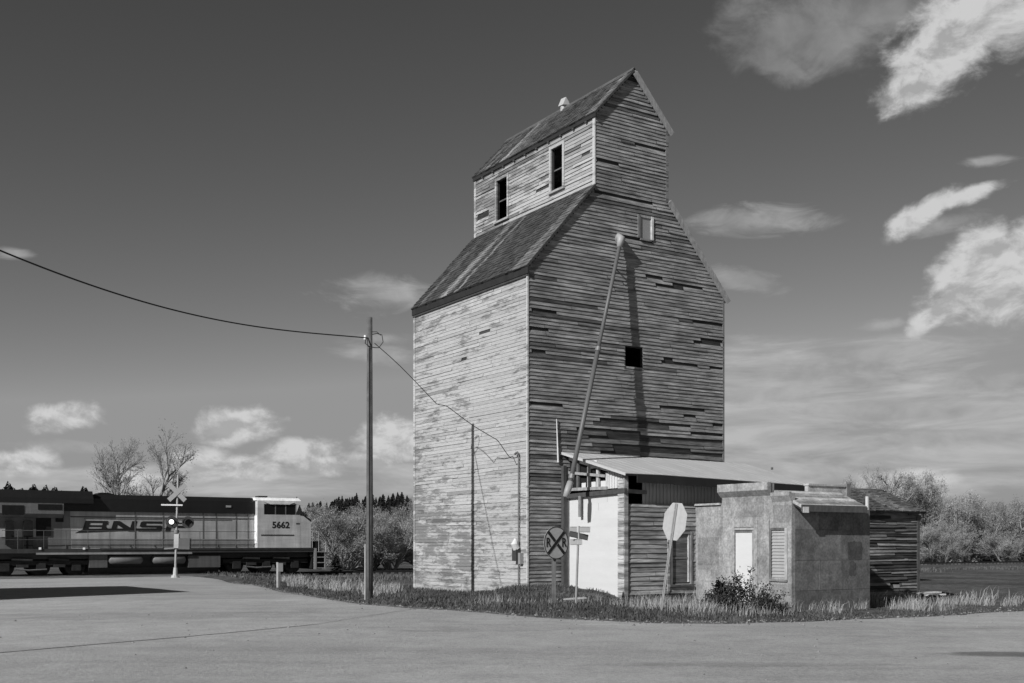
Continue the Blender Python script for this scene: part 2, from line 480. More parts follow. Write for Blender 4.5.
# openings
f_hole = (*sorted((on_front(624.5,347)[0], on_front(642,347)[0])), on_front(633,369)[1], on_front(633,347.5)[1])
f_win = (on_front(637.5,217)[0], on_front(651,217)[0], on_front(644,238.5)[1], on_front(644,217)[1])
def lrect(pxa, pxb, pya_t, pya_b, x0):
    ya, yb = on_left(pxa, 100, x0)[0], on_left(pxb, 100, x0)[0]
    m = (pxa+pxb)/2
    return (min(ya,yb), max(ya,yb), on_left(m, pya_b, x0)[1], on_left(m, pya_t, x0)[1])
c_w1 = lrect(497.5, 508, 179, 219, XC0); c_w2 = lrect(552, 563.5, 147, 189, XC0)

def f_int(z):
    if z < ZE: return (0, W)
    if z < ZC:
        d = (z - ZE)/MS; return (d, W - d)
    if z < ZCE: return (XC0, XC1)
    if z < ZR:
        d = (z - ZCE)/CS; return (XC0 + d, XC1 - d)
    return None
def fmiss(x0, x1, y0, y1):
    a = on_front(x0, y0); b = on_front(x1, y1); s0, s1 = sorted((a[0], b[0]))
    m = on_front((x0+x1)/2, (y0+y1)/2)[1]
    return (s0, s1, m - .05, m + .05)
F_MISS = [fmiss(645,662,276,280), fmiss(655,683,283,288), fmiss(672,702,285,291), fmiss(624,652,235,241), fmiss(692,722,319,325), fmiss(700,722,340,344), fmiss(693,720,343,346),
          fmiss(661,697,362,367), fmiss(663,672,357,358), fmiss(709,722,367,370), fmiss(659,704,404,410), fmiss(683,695,415,417), fmiss(712,723,424,426),
          fmiss(600,690,420,428), fmiss(585,640,428,431), fmiss(606,722,434,444), fmiss(588,660,438,443), fmiss(612,690,446,449), fmiss(640,722,450,456), fmiss(600,640,452,452),
          fmiss(612,650,444,446), fmiss(690,722,433,436), fmiss(613,668,449,452), fmiss(530,562,401,404), fmiss(576,600,430,432), fmiss(529,548,329,330), fmiss(531,556,308,313),
          fmiss(594,652,192,206), fmiss(596,618,157,164), fmiss(531,545,352,354), fmiss(634,667,141,152)]
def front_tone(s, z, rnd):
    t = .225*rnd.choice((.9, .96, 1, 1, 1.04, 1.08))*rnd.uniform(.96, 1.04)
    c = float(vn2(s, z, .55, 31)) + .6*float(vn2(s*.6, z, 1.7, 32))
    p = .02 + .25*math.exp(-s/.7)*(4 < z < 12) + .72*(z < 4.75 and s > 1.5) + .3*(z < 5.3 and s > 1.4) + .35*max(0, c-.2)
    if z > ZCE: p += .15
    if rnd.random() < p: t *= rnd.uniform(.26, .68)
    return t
def left_tone(y, z, rnd):
    t = .385*rnd.choice((.9, .97, 1, 1, 1.04))*rnd.uniform(.95, 1.05)
    if rnd.random() < .05: t *= rnd.uniform(.6, .88)
    return t
def cup_tone(y, z, rnd):
    t = .34*rnd.choice((.8, .92, 1, 1, 1.06))*rnd.uniform(.92, 1.06)
    if z < ZC + .85: t *= 1.15
    if rnd.random() < .14: t *= rnd.uniform(.45, .85)
    return t

# paint-worn variation: a dedicated material for the painted faces, whose flakes follow the boards
def worn_paint():
    m, nt, b = nt_new('worn_white_paint_on_boards')
    at = N(nt, 'ShaderNodeAttribute', attribute_name='tone')
    n1_ = noise_node(nt, (.95,.95,5.2), 1.1, 6, .74); n2_ = noise_node(nt, (2.5,2.5,26), 2.0, 3, .6); n3_ = noise_node(nt, (.25,.25,.35), 1.0, 3, .5)
    s = math_node(nt, 'ADD', n1_, math_node(nt, 'MULTIPLY', math_node(nt, 'SUBTRACT', n3_, .5), .55))
    v = math_node(nt, 'MULTIPLY', at.outputs['Fac'], map_range(nt, s, .49, .60, 1.0, .50, True))
    v = math_node(nt, 'MULTIPLY', v, map_range(nt, n2_, .35, .65, .84, 1.12))
    set_base(nt, b, v); b.inputs['Roughness'].default_value = .85; b.inputs['Specular IOR Level'].default_value = .2
    bp = N(nt, 'ShaderNodeBump', i_Strength=.3, i_Distance=.01); nt.links.new(noise_node(nt, (2,2,70), 3.0), bp.inputs['Height']); nt.links.new(bp.outputs[0], b.inputs['Normal'])
    return m
M_WORN = worn_paint()

# front wall: sheathing behind, siding in front
mb = MB()
wall_panel(mb, Vector((0,0,0)), X3, Z3, -Y3, 0, W, BASE, ZE, [f_hole], .08, .035)
mb.prism([(0,.0,ZE),(W,0,ZE),(XC1,0,ZC),(XC1,0,ZCE),(XR,0,ZR),(XC0,0,ZCE),(XC0,0,ZC)], (0,.08,0), .035)
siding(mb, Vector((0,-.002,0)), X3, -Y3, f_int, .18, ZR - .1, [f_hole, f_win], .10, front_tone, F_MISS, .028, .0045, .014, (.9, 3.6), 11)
mb.build('wall', M_BOARD, elev)['label'] = 'bare weathered gable wall with missing boards'
# left wall
mb = MB()
wall_panel(mb, Vector((0,0,0)), Y3, Z3, -X3, .085, D, BASE, ZE, [], .08, .06)
siding(mb, Vector((-.002,0,0)), Y3, -X3, lambda z: (0, D), .12, ZE - .02, [], .10, left_tone, [(1.9,2.5,7.62,7.72),(3.2,3.5,7.0,7.1)], .013, .004, .012, (1.2, 3.5), 12)
mb.build('wall', M_WORN, elev)['label'] = 'side wall with remains of pale paint'
# back and right walls
mb = MB()
mb.prism([(0,D-.08,BASE),(W,D-.08,BASE),(W,D-.08,ZE),(XC1,D-.08,ZC),(XC1,D-.08,ZCE),(XR,D-.08,ZR),(XC0,D-.08,ZCE),(XC0,D-.08,ZC),(0,D-.08,ZE)], (0,.08,0), .05)
siding(mb, Vector((0,D+.002,0)), X3, Y3, f_int, .18, ZR-.1, [], .20, front_tone, [], .02, .007, .02, (2, 5), 13)
mb.build('wall', M_BOARD, elev)
mb = MB()
wall_panel(mb, Vector((W,0,0)), Y3, Z3, X3, .085, D-.085, BASE, ZE, [], .08, .05)
siding(mb, Vector((W+.002,0,0)), Y3, X3, lambda z: (0, D), .18, ZE-.02, [], .20, front_tone, [], .02, .007, .02, (2, 5), 14)
mb.build('wall', M_BOARD, elev)
# cupola side walls
mb = MB()
wall_panel(mb, Vector((XC0,0,0)), Y3, Z3, -X3, .085, D-.085, ZC-.25, ZCE, [c_w1, c_w2], .08, .06)
siding(mb, Vector((XC0-.002,0,0)), Y3, -X3, lambda z: (0, D), ZC-.02, ZCE-.02, [c_w1, c_w2], .10, cup_tone, [(5.6,6.3,12.2,12.3),(2.2,2.9,12.1,12.2),(.2,.6,12.55,12.65)], .018, .007, .02, (1.4, 4), 15)
mb.build('cupola_wall', M_WORN, elev)
mb = MB()
wall_panel(mb, Vector((XC1,0,0)), Y3, Z3, X3, .085, D-.085, ZC-.25, ZCE, [], .08, .06)
siding(mb, Vector((XC1+.002,0,0)), Y3, X3, lambda z: (0, D), ZC-.02, ZCE-.02, [], .2, cup_tone, [], .018, .007, .02, (2, 5), 16)
mb.build('cupola_wall', M_BOARD, elev)
# cupola windows: casings round open holes
for h in (c_w1, c_w2):
    fr = MB(); g = .085
    x = XC0 - .03
    for a, b_, c, d in ((h[0]-g, h[0], h[2]-.02, h[3]+g), (h[1], h[1]+g, h[2]-.02, h[3]+g)):
        fr.box(x-.022, x+.05, a, b_, c, d, .42)
    fr.box(x-.018, x+.05, h[0]+.002, h[1]-.002, h[3]+.002, h[3]+g-.004, .38)
    w_ = fr.build('window', M_WORN, elev)
    sl = MB(); sl.box(x-.06, x+.05, h[0]-g-.03, h[1]+g+.03, h[2]-.085, h[2]-.024, .33); sl.build('sill', M_WORN, w_)
    mu = MB(); mu.box(x+.10, x+.13, h[0]+.002, h[1]-.002, (h[2]+h[3])/2-.02, (h[2]+h[3])/2+.02, .10); mu.build('sash', M_TIMBER, w_)
# boarded gable window and the small loading hole
fr = MB(); h = f_win; g = .08
for a, b_, t in ((h[0]-.02, h[0]+g-.02, .16), (h[1]-.03, h[1]+g-.03, .55)): fr.box(a, b_, -.06, .0, h[2]-.02, h[3]+.03, t)
fr.box(h[0]+g, h[1]-.04, -.05, .0, h[3]-.03, h[3]+.03, .3); fr.box(h[0]+g-.015, h[1]-.035, -.07, -.0, h[2]-.07, h[2]-.02, .2)
w_ = fr.build('window', M_TIMBER, elev)
pn = MB(); pn.box(h[0]+g-.018, h[1]-.032, -.022, -.004, h[2]-.018, h[3]-.032, .26); pn.build('shutter', M_METAL, w_)
fr = MB(); h = f_hole
fr.box(h[0]-.03, h[0]-.001, -.03, .07, h[2], h[3], .08); fr.box(h[0]-.03, h[1]+.03, -.03, .07, h[2]-.04, h[2]-.002, .08)
fr.build('hatch_frame', M_TIMBER, elev)
# corner boards
for (x0, x1, y0, y1, z0, z1, t) in ((-.045,.0,-.04,.02,.1,ZE-.02,.46), (-.033,-.002,D-.08,D+.03,.1,ZE-.02,.46), (W-.03,W+.03,-.035,-.004,.1,ZE-.0,.16),
                              (XC0-.035,XC0,-.035,.075,ZC,ZCE-.02,.46), (XC0-.033,XC0-.002,D-.08,D+.03,ZC-.0,ZCE-.02,.44), (XC1-.07,XC1+.03,-.033,-.004,ZC,ZCE,.2)):
    c_ = MB(); c_.box(x0,x1,y0,y1,z0,z1,t); c_.build('corner_board', M_WORN, elev)
# foundation
mb = MB(); mb.box(-.02, W+.02, .01, D+.02, -.6, BASE, .22); mb.build('foundation', M_STUCCO, elev)

# roofs
def roof_slope(name, x_low, z_low, x_top, z_top, y0, y1, thick, deck_tone, seed, tone=.10, streak=1.0):
    d = Vector((x_top-x_low, 0, z_top-z_low)); wl = d.length; w_ = d.normalized()
    n = Vector((-w_.z, 0, w_.x)) if w_.x > 0 else Vector((w_.z, 0, -w_.x))
    if n.z < 0: n = -n
    lo = Vector((x_low, y0, z_low)); hi = Vector((x_top, y0, z_top))
    dk = MB(); dk.prism([lo, hi, hi + n*thick, lo + n*thick], (0, y1-y0, 0), deck_tone)
    # rafter tails under the eave
    shingles(dk, lo + n*(thick+.002), Y3, w_, n, y1-y0, wl, .15, tone, seed, streak, streak > 1.5)
    return dk.build(name, M_SHINGLE, elev)
OV = .10; ex = .07
roof_slope('roof', -ex, ZE - ex*MS + .03, XC0-.02, ZC + .0 - .02*MS + .03, -OV, D+.04, .055, .045, 21, .052, 3.4)
roof_slope('roof', W+.15, ZE - .15*MS + .03, XC1+.02, ZC - .02*MS + .03, -OV, D+.04, .06, .30, 22, .09)
ex = .06
roof_slope('cupola_roof', XC0-ex, ZCE - ex*CS + .03, XR, ZR + .03, -.13, D+.06, .05, .05, 23, .066, 3.0)
roof_slope('cupola_roof', XC1+.10, ZCE - .10*CS + .03, XR, ZR + .03, -.13, D+.06, .05, .30, 24, .09)
# eave boards coloured with the overhang's shade under both left-hand eaves
mb = MB(); mb.box(-.075,-.03,-OV,D+.05,ZE-.21,ZE-.03,.022); mb.box(-.055,-.03,-.05,D+.03,ZE-.27,ZE-.212,.05); mb.build('eave_board', M_DARK, elev)
mb = MB(); mb.box(XC0-.07,XC0-.03,-.12,D+.05,ZCE-.12,ZCE-.015,.025); mb.build('eave_board', M_DARK, elev)
for yy in np.arange(.3, D-.2, .62):
    mb = MB(); mb.box(XC0-.085,XC0-.03,yy,yy+.07,ZCE-.17,ZCE-.125,.06); mb.build('rafter_tail', M_TIMBER, elev)
mb = MB(); mb.prism([(XR-.10,-.12,ZR+.02),(XR,-.12,ZR+.125),(XR+.10,-.12,ZR+.02),(XR+.10,-.12,ZR+.04),(XR,-.12,ZR+.15),(XR-.10,-.12,ZR+.04)], (0,D+.24,0), .09)
mb.build('ridge_board', M_SHINGLE, elev)
# pale strips painting in the sunlit overhang underside along the right-hand verges
for (a, b_, yy) in (((W+.15, ZE-.15*MS+.03), (XC1+.02, ZC-.02*MS+.03), -OV), ((XC1+.10, ZCE-.10*CS+.03), (XR+.03, ZR-.0), -.13)):
    d = Vector((b_[0]-a[0], 0, b_[1]-a[1])); n = Vector((-d.z, 0, d.x)).normalized()
    if n.z < 0: n = -n
    p = Vector((a[0], yy-.003, a[1])); rk = MB()
    rk.prism([p - n*.12, p + d - n*.12, p + d + n*.055, p + n*.055], (0,-.03,0), .27)
    rk.build('lit_verge_strip', M_TIMBER, elev)
# bent metal vent cap on the cupola ridge
yv = on_left(564, 108, XR)[0]
mb = MB(); zc = ZR + .1
mb.tube([(XR,yv,zc-.1),(XR,yv,zc+.14)], [.12,.10], 10, .35); mb.prism([(XR-.13,yv-.13,zc+.06),(XR+.13,yv-.13,zc+.10),(XR+.11,yv-.10,zc+.22),(XR+.02,yv-.08,zc+.34)], (0,.26,.02), .42)
mb.build('roof_vent', M_METAL, elev)
# upright pipe on the front wall
p0 = on_front(558.2, 455, -.06); p1 = on_front(556.6, 419, -.06)
mb = MB(); mb.tube([(p0[0],-.06,p0[1]-.2),(p1[0],-.06,p1[1])], [.028,.012], 8, .62); mb.build('vent_pipe', M_GALV, elev)
# dark post beside the white wall
p0 = on_front(561.5, 470, -.05); p1 = on_front(567.5, 470, -.05)
mb = MB(); mb.box(p0[0], p0[0]+.10, -.15, -.035, -.2, on_front(564,466,-.05)[1], .06); mb.box(p0[0]+.104, p1[0]-.004, -.13, -.035, -.2, on_front(564,468,-.05)[1], .16)
mb.build('post', M_TIMBER, elev)

# ------------------------------------------------------------------ spout leaning along the front
A = Vector((2.99,-.17,10.15)); sB = on_front(570.5, 482, -1.32); sC = on_front(565.5, 497, -1.36)
Bp = Vector((sB[0], -1.32, sB[1])); Cp = Vector((sC[0], -1.36, sC[1]))
spout = thing('grain_spout', 'long thin metal grain spout leaning down the gable wall', 'spout', C0, PHI)
mb = MB(); mid = A.lerp(Bp, .47)
mb.tube([A, mid], [.052,.052], 12, .12); mb.tube([mid + (A-mid)*.02, Bp], [.063,.063], 12, .115); mb.build('pipe', M_METAL, spout, True)
mb = MB(); mb.tube([A + Vector((0,.22,.0)), A + Vector((.0,.05,.12)), A + Vector((-.02,-.05,.05)), A + (Bp-A)*.03], [.08,.11,.115,.07], 12, .34); mb.build('hood', M_METAL, spout, True)
mb = MB(); mb.tube([Bp, Bp.lerp(Cp,.5), Cp], [.085,.09,.07], 12, .3); mb.build('boot', M_METAL, spout, True)
for k in (.47, .98):
    mb = MB(); p = A.lerp(Bp, k); d = (Bp-A).normalized(); mb.tube([p-d*.06, p+d*.06], [.078,.078], 12, .2); mb.build('coupling', M_GALV, spout)
mb = MB()                                                # iron strap holding the pipe off the wall
p = A.lerp(Bp, .1); mb.beam(p, Vector((p.x+.05, 0, p.z+.03)), .03, .03, (0,0,1), .2)
mb.build('bracket', M_GALV, spout)

# ------------------------------------------------------------------ lean-to shed in front of the elevator
XS = 1.275; PS = 2.52; XE = 3.635
shed = thing('lean_to_shed', 'low lean-to shed with white end wall, board front and sloping sheet metal roof', 'shed', C0, PHI)
rz = lambda y: 4.11 + (y/2.8)*.72                        # underside height, y negative towards the road
# white end wall
mb = MB()
ZB = lambda y: on_left(568,496.5,XS)[1] + (0 - y)*.0
zb = on_left(600, 493, XS)[1]
mb.box(XS, XS+.06, -PS, -.04, -.1, zb, .10)
def wi(z): return (-PS+.07, -.03)
siding(mb, Vector((XS-.002,0,0)), Y3, -X3, wi, .02, zb-.02, [], .21, lambda a,z,r: .56*r.uniform(.985,1.01), [], .004, .001, .002, (3, 6), 31)
mb.build('end_wall', M_WHITE, shed)
# gable strip above the beam: white sheet, broken open towards the elevator
mb = MB()
yb0 = on_left(608, 480, XS)[0]
mb.prism([(XS+.02,-PS+.05,zb+.1),(XS+.02,yb0,zb+.1),(XS+.02,yb0,rz(yb0)-.02),(XS+.02,-PS+.05,rz(-PS)-.02)], (.03,0,0), .56)
y = -PS+.1
while y < yb0 - .03:
    mb.box(XS-.006, XS+.02, y, y+.035, zb+.1, rz(y)-.03, .56); y += .11
mb.prism([(XS+.03,yb0,rz(yb0)-.10),(XS+.03,-.04,rz(0)-.16),(XS+.03,-.04,rz(0)-.06),(XS+.03,yb0,rz(yb0)-.06)], (.02,0,0), .68)
# ragged scraps of sheathing left on the studs
for (pa, pb, ya, yb) in ((563,567,455,459),(574,579,457,464),(588,596,461,468),(590,595,482,488),(600,605,481,488),(581,585,483,488)):
    a = on_left(pa, ya, XS); b_ = on_left(pb, yb, XS)
    y0_, y1_ = sorted((a[0], b_[0])); z0_, z1_ = sorted((a[1], b_[1]))
    mb.box(XS+.022, XS+.034, y0_, y1_, z0_, z1_, .6)
mb.build('gable_panel', M_WHITE, shed)
mb = MB()                                                # black panel coloured as the unlit interior, studs and rails before it
mb.prism([(XS+.075,yb0+.01,zb+.02),(XS+.075,-.03,zb+.02),(XS+.075,-.03,rz(0)-.07),(XS+.075,yb0+.01,rz(yb0)-.07)], (.02,0,0), .010); mb.build('opening_shade_panel', M_DARK, shed)
for i, px in enumerate((562.8, 577.5, 588.5, 597.5, 607)):
    yy = on_left(px, 480, XS)[0]; st = MB()
    if abs(yy) < .05: yy = -.08
    st.box(XS-.01, XS+.05, yy-.05, yy+.045, zb+.09, rz(yy)-.05 - .05*i*.4, .42 if i != 1 else .1); st.build('stud', M_TIMBER, shed)
for i, (pl, pr, pyl, pyr, th) in enumerate(((562,606,473,476,.07),(563,608,490,488,.08))):
    a = on_left(pl, pyl, XS); b_ = on_left(pr, pyr, XS); st = MB()
    st.beam((XS-.03, min(a[0],-.04), a[1]), (XS-.03, b_[0], b_[1]), .035, th, (0,0,1), .28); st.build('rail', M_TIMBER, shed)
a = on_left(568, 496.5, XS-.05); b_ = on_left(626, 490.5, XS-.05)
mb = MB(); mb.beam((XS-.05, a[0], a[1]), (XS-.05, b_[0], b_[1]), .09, .12, (0,0,1), .06); mb.build('beam', M_TIMBER, shed)
a = on_left(580.5, 496, XS-.09); b_ = on_left(580.5, 517, XS-.09)
mb = MB(); mb.box(XS-.13, XS-.10, a[0]-.05, a[0]+.05, b_[1], a[1], .2); mb.build('hanging_board', M_TIMBER, shed)
# corner post with its side boards
mb = MB(); zt = on_front(630, 476, -PS)[1]
mb.box(XS-.06, XS+.06, -PS-.06, -PS+.20, -.15, on_front(640,504,-PS)[1], .30); mb.box(XS-.06, XS+.06, -PS-.06, -PS+.0, on_front(640,504,-PS)[1], zt, .30)
for k in range(26):
    z = .2 + k*.12
    if z < zt-.1: mb.box(XS-.075, XS-.061, -PS-.05+random.uniform(-.01,.01), -PS+.2, z+.006, z+.112, .40*random.uniform(.75,1.1))
mb.build('corner_post', M_BOARD, shed)
# front siding with a window
zt = on_front(650, 505.5, -PS)[1]; zbm = .38
w0 = on_front(671.5, 540, -PS)[0]; w1 = on_front(689.5, 540, -PS)[0]; wz1 = on_front(680, 534, -PS)[1]; wz0 = on_front(680, 582, -PS)[1]
mb = MB()
wall_panel(mb, Vector((0,-PS,0)), X3, Z3, -Y3, XS+.07, XE, zbm-.1, zt, [(w0,w1,wz0,wz1)], .06, .04)
siding(mb, Vector((0,-PS-.002,0)), X3, -Y3, lambda z: (XS+.06, XE-.0), zbm, zt, [(w0-.05,w1+.05,wz0-.05,wz1+.05)], .118, lambda a,z,r: .26*r.uniform(.82,1.1), [], .026, .006, .012, (1.2, 3), 33)
mb.build('front_wall', M_BOARD, shed)
mb = MB(); g = .07; yf = -PS-.05
mb.box(w0-g, w0, yf, yf+.06, wz0-.06, wz1+g, .13); mb.box(w1, w1+g*.8, yf, yf+.06, wz0-.06, wz1+g, .22)
mb.box(w0+.002, w1-.002, yf+.004, yf+.06, wz1+.001, wz1+g-.003, .15); mb.box(w0-g-.03, w1+g, yf-.03, yf+.05, wz0-.115, wz0-.062, .10)
wf = mb.build('window', M_TIMBER, shed)
mb = MB(); mb.box(w0+.03, w1-.07, -PS+.005, -PS+.02, wz0, wz1, .12); mb.build('board', M_BOARD, wf)
mb = MB(); mb.box(w1-.065, w1-.03, -PS-.03, -PS+.03, wz0, wz1, .5); mb.box(w0+.002, w1-.068, -PS-.01, -PS+.003, (wz0+wz1)/2-.02, (wz0+wz1)/2+.02, .16); mb.build('sash', M_TIMBER, wf)
# vertical batten to the left of the window
mb = MB(); xa = on_front(668, 540, -PS)[0]
for k in range(17): mb.box(xa-.055, xa+.02, -PS-.055, -PS-.03, zbm+.03+k*.13, zbm+.14+k*.13, .34*random.uniform(.6,1.15))
mb.build('batten', M_BOARD, shed)
# base beam, crawl space and piers
mb = MB(); mb.box(XS+.07, XE+1.9, -PS-.03, -PS+.1, zbm-.22, zbm-.02, .03); mb.build('sill_beam', M_TIMBER, shed)
for xx in (1.45, 2.55, 3.5):
    mb = MB(); mb.box(xx-.12, xx+.12, -PS+.0, -PS+.24, -.4, zbm-.225, .05); mb.build('pier', M_TIMBER, shed)
# recessed metal wall under the eave
mb = MB(); YR = -PS+.24; xh = on_front(642, 490, YR)[0]; x = xh
while x < 7.0:
    mb.box(x, x+.05, YR-.018, YR+.002, zt-.12, rz(YR)-.04, .36); mb.box(x+.05, x+.12, YR-.002, YR+.012, zt-.12, rz(YR)-.04, .35); x += .12
mb.build('upper_wall', M_METAL, shed)
mb = MB(); mb.box(XS+.06, XE, -PS+.004, YR+.04, zt-.001, zt+.03, .2); mb.build('ledge', M_TIMBER, shed)
mb = MB(); xa = on_front(634, 492, -PS)[0]; za = on_front(636, 491, -PS)[1]
mb.beam((XS+.06,-PS+.05,za), (xh+.05,-PS+.12,za-.02), .03, .10, (0,0,1), .14); mb.build('cross_board', M_TIMBER, shed)
# long side walls behind the office, right end wall
mb = MB(); mb.box(XE+.0, 7.45, -PS+.26, -PS+.34, -.2, rz(-PS+.26)-.05, .12); mb.prism([(7.4,-PS+.35,-.2),(7.4,-.02,-.2),(7.4,-.02,rz(0)-.05),(7.4,-PS+.35,rz(-PS)-.03)], (.06,0,0), .2)
mb.build('back_wall', M_BOARD, shed)
# roof: ribbed sheet metal, dark soffit and fascia
mb = MB(); xl, xr = 1.08, 7.92; ylo = -2.80; n_ = Vector((0,-.72/2.8,1)).normalized()
O = Vector((xl, ylo, rz(ylo))); up = Vector((0, 2.78, rz(-.02)-rz(ylo)))
SAG = .13
def rp_(x, f):                                          # point of the roof underside: x along the eave, f from eave (0) to wall (1)
    k = max(0, (x-2.2)/(xr-2.2))
    return Vector((x, 0, 0)) + Vector((0, O.y, O.z)) + up*f - Z3*(SAG*k*(1-f) + .05*k*f)
def slab(m, x0, x1, f0, f1, h0, h1, tone, n=6):
    for i_ in range(n):
        a_, b__ = x0 + (x1-x0)*i_/n, x0 + (x1-x0)*(i_+1)/n
        q = [rp_(a_,f0), rp_(b__,f0), rp_(b__,f1), rp_(a_,f1)]
        m.add([p + n_*h0 for p in q] + [p + n_*h1 for p in q], [(0,3,2,1),(4,5,6,7),(0,1,5,4),(1,2,6,5),(2,3,7,6),(3,0,4,7)], tone)
slab(mb, xl, xr, 0, 1, .05, .062, .50)
x = xl
while x < xr - .03:
    slab(mb, x, x+.018, 0, 1, .0625, .0655, .50, 1); x += .30
mb.build('roof', M_METAL, shed)
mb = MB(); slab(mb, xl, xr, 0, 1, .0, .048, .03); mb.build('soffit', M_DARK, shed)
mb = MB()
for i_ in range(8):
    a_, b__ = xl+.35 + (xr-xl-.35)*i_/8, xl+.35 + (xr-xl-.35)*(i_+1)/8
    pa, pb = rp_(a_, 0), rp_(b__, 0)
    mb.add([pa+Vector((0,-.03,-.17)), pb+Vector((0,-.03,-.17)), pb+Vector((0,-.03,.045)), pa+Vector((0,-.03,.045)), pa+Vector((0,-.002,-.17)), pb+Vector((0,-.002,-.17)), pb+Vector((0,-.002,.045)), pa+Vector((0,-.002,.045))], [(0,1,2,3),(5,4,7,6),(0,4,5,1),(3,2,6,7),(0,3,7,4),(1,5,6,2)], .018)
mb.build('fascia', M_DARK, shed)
mb = MB(); mb.prism([O + Vector((-.002,0,-.0)), O + up + Vector((-.002,0,-.0)), O + up + Vector((-.002,0,.06)), O + Vector((-.002,0,.06))], (-.02,0,0), .46); mb.build('barge_board', M_WHITE, shed)
mb = MB(); yk = -1.0; xk = on_front(772, 471, yk)[0]; mb.tube([(xk,yk,rz(yk)+.03),(xk,yk,rz(yk)+.10)], .035, 8, .1); mb.build('roof_pipe', M_GALV, shed)

# ------------------------------------------------------------------ stucco office
office = thing('stucco_office', 'small flat fronted stucco office with white door, shutter and stepped parapet', 'office', world(XE, -PS, 0), PHI)
yq = lambda p: -p                                        # local: x = 0 is the street face, y runs back
dz = (on_left(744, 530, XE)[1]); d0, d1 = 1.50, 2.16
s0, s1 = 2.75, 3.25; sz1 = 2.04; sz0 = .86
P1, P2, P3 = 1.02, 2.72, 3.40; T1, T2, T3 = 2.68, 3.16, 2.90
QW = 2.80
mb = MB()
fz = -.05
def face(ya, yb, z0, z1, holes, tone=.33, rows=2):
    wall_panel(mb, Vector((0,0,0)), Y3, Z3, -X3, ya, yb, z0, z1, holes, .12, tone)
face(-P1, 0-.002, .22, T1, [], .25)
face(-P2, -P1, fz, T2, [(-d1,-d0,.08,dz)], .265)
face(-P3, -P2, fz, T3, [(-s1,-s0,sz0,sz1)], .265)
# shallow raised render patches
for (ya, yb, z0, z1, t) in ((-.9,-.12,1.12,1.85,.195),(-.95,-.35,2.05,2.6,.30),(-.6,-.1,.4,1.0,.285),(-1.35,-1.06,.5,2.6,.31),(-2.5,-1.8,2.35,2.85,.21),(-3.2,-2.75,.15,.7,.225),(-2.6,-2.32,.9,1.8,.225),(-3.38,-2.8,2.2,2.62,.215),(-3.38,-3.29,.9,2.0,.31)):
    mb.box(-.004, .01, ya, yb, z0, z1, t)
for (ya, yb, z0, z1, t) in ((-1.49,-1.36,fz,2.32,.30),(-2.30,-2.17,fz,2.32,.29),(-2.168,-1.492,2.10,2.31,.30),(-2.69,-2.6,.7,2.3,.27)):
    mb.box(-.022, .01, ya, yb, z0, z1, t)
mb.build('street_wall', M_STUCCO, office)
mb = MB()                                                # parapet caps
mb.prism([(-.13,-P2-.02,T2-.16),(-.002,-P2-.02,T2-.30),(-.002,-P2-.02,T2+.03),(-.13,-P2-.02,T2+.03)], (0,P2-P1+.06,0), .28)
mb.prism([(-.08,-P3,T3-.06),(-.002,-P3,T3-.20),(-.002,-P3,T3+.025),(-.08,-P3,T3+.025)], (0,P3-P2-.06,0), .27)
mb.box(-.06,.14,-P1+.03,-.002,T1,T1+.05,.34)
mb.build('cornice', M_STUCCO, office)
# other walls
mb = MB()
mb.box(1.32, QW, -P2, -P2+.12, T3-.4, T2-.02, .42)                       # taller block's near wall, seen over the low roof
mb.box(.122, QW, -.12, -.0, .2, T1, .3); mb.box(QW-.12, QW, -P2+.122, -.122, fz, T3-.1, .3); mb.box(.122, QW-.122, -P1-.12, -P1, T1-.5, T1+.02, .35)
mb.build('wall', M_STUCCO, office)
mb = MB(); mb.box(.122, QW-.122, -P2-.0, -P1-.122, T1-.02, T1+.06, .2); mb.box(.122, QW-.122, -P1, -.122, T1-.14, T1-.06, .2); mb.build('flat_roof', M_DARK, office)
mb = MB(); mb.box(1.30, QW+.02, -P2-.03, -P2+.14, T2-.018, T2+.03, .40); mb.box(QW-.1, QW+.04, -P2-.04, -P2+.16, T2-.32, T2+.06, .2); mb.build('coping', M_TIMBER, office)
# front wall facing the road: slabs with seams, a dark stain
mb = MB(); FT = .15
zs = [fz, .55, 1.28, 2.02, 2.62]; xs_ = [.122, .95, 1.75, QW]
rr = random.Random(5)
for i in range(len(zs)-1):
    for j in range(len(xs_)-1):
        o_ = rr.uniform(0,.006)
        mb.box(xs_[j]+.002, xs_[j+1]-.003, -P3-o_, -P3+.10, zs[i]+.003, zs[i+1]-.004, (.11 if i == 0 else .155)*rr.uniform(.8,1.18))
mb.build('front_wall', M_STUCCO, office)
mb = MB(); a = on_front(847.5, 541, -PS-P3); b_ = on_front(862, 560, -PS-P3); c_ = on_front(849, 576, -PS-P3); e_ = on_front(856, 576, -PS-P3)
yv_ = -P3-.0085; ux = lambda p: p[0]-XE
def blob(x0, x1, z0, z1, t, sd):
    r2 = random.Random(sd); pts = []
    n_p = 26
    for k in range(n_p):
        th = 2*math.pi*k/n_p; cx, cz = math.cos(th), math.sin(th); p_ = 6
        rad = 1/((abs(cx)**p_ + abs(cz)**p_)**(1/p_))*r2.uniform(.9,1.06)
        pts.append(((x0+x1)/2 + cx*rad*(x1-x0)/2, yv_, (z0+z1)/2 + cz*rad*(z1-z0)/2))
    mb.prism(pts, (0,.002,0), t)
blob(ux(a), ux(b_), b_[1], a[1], .085, 3); blob(ux(c_), ux(e_), c_[1], b_[1]-.03, .085, 4)
mb.build('tar_stain', M_STUCCO, office)
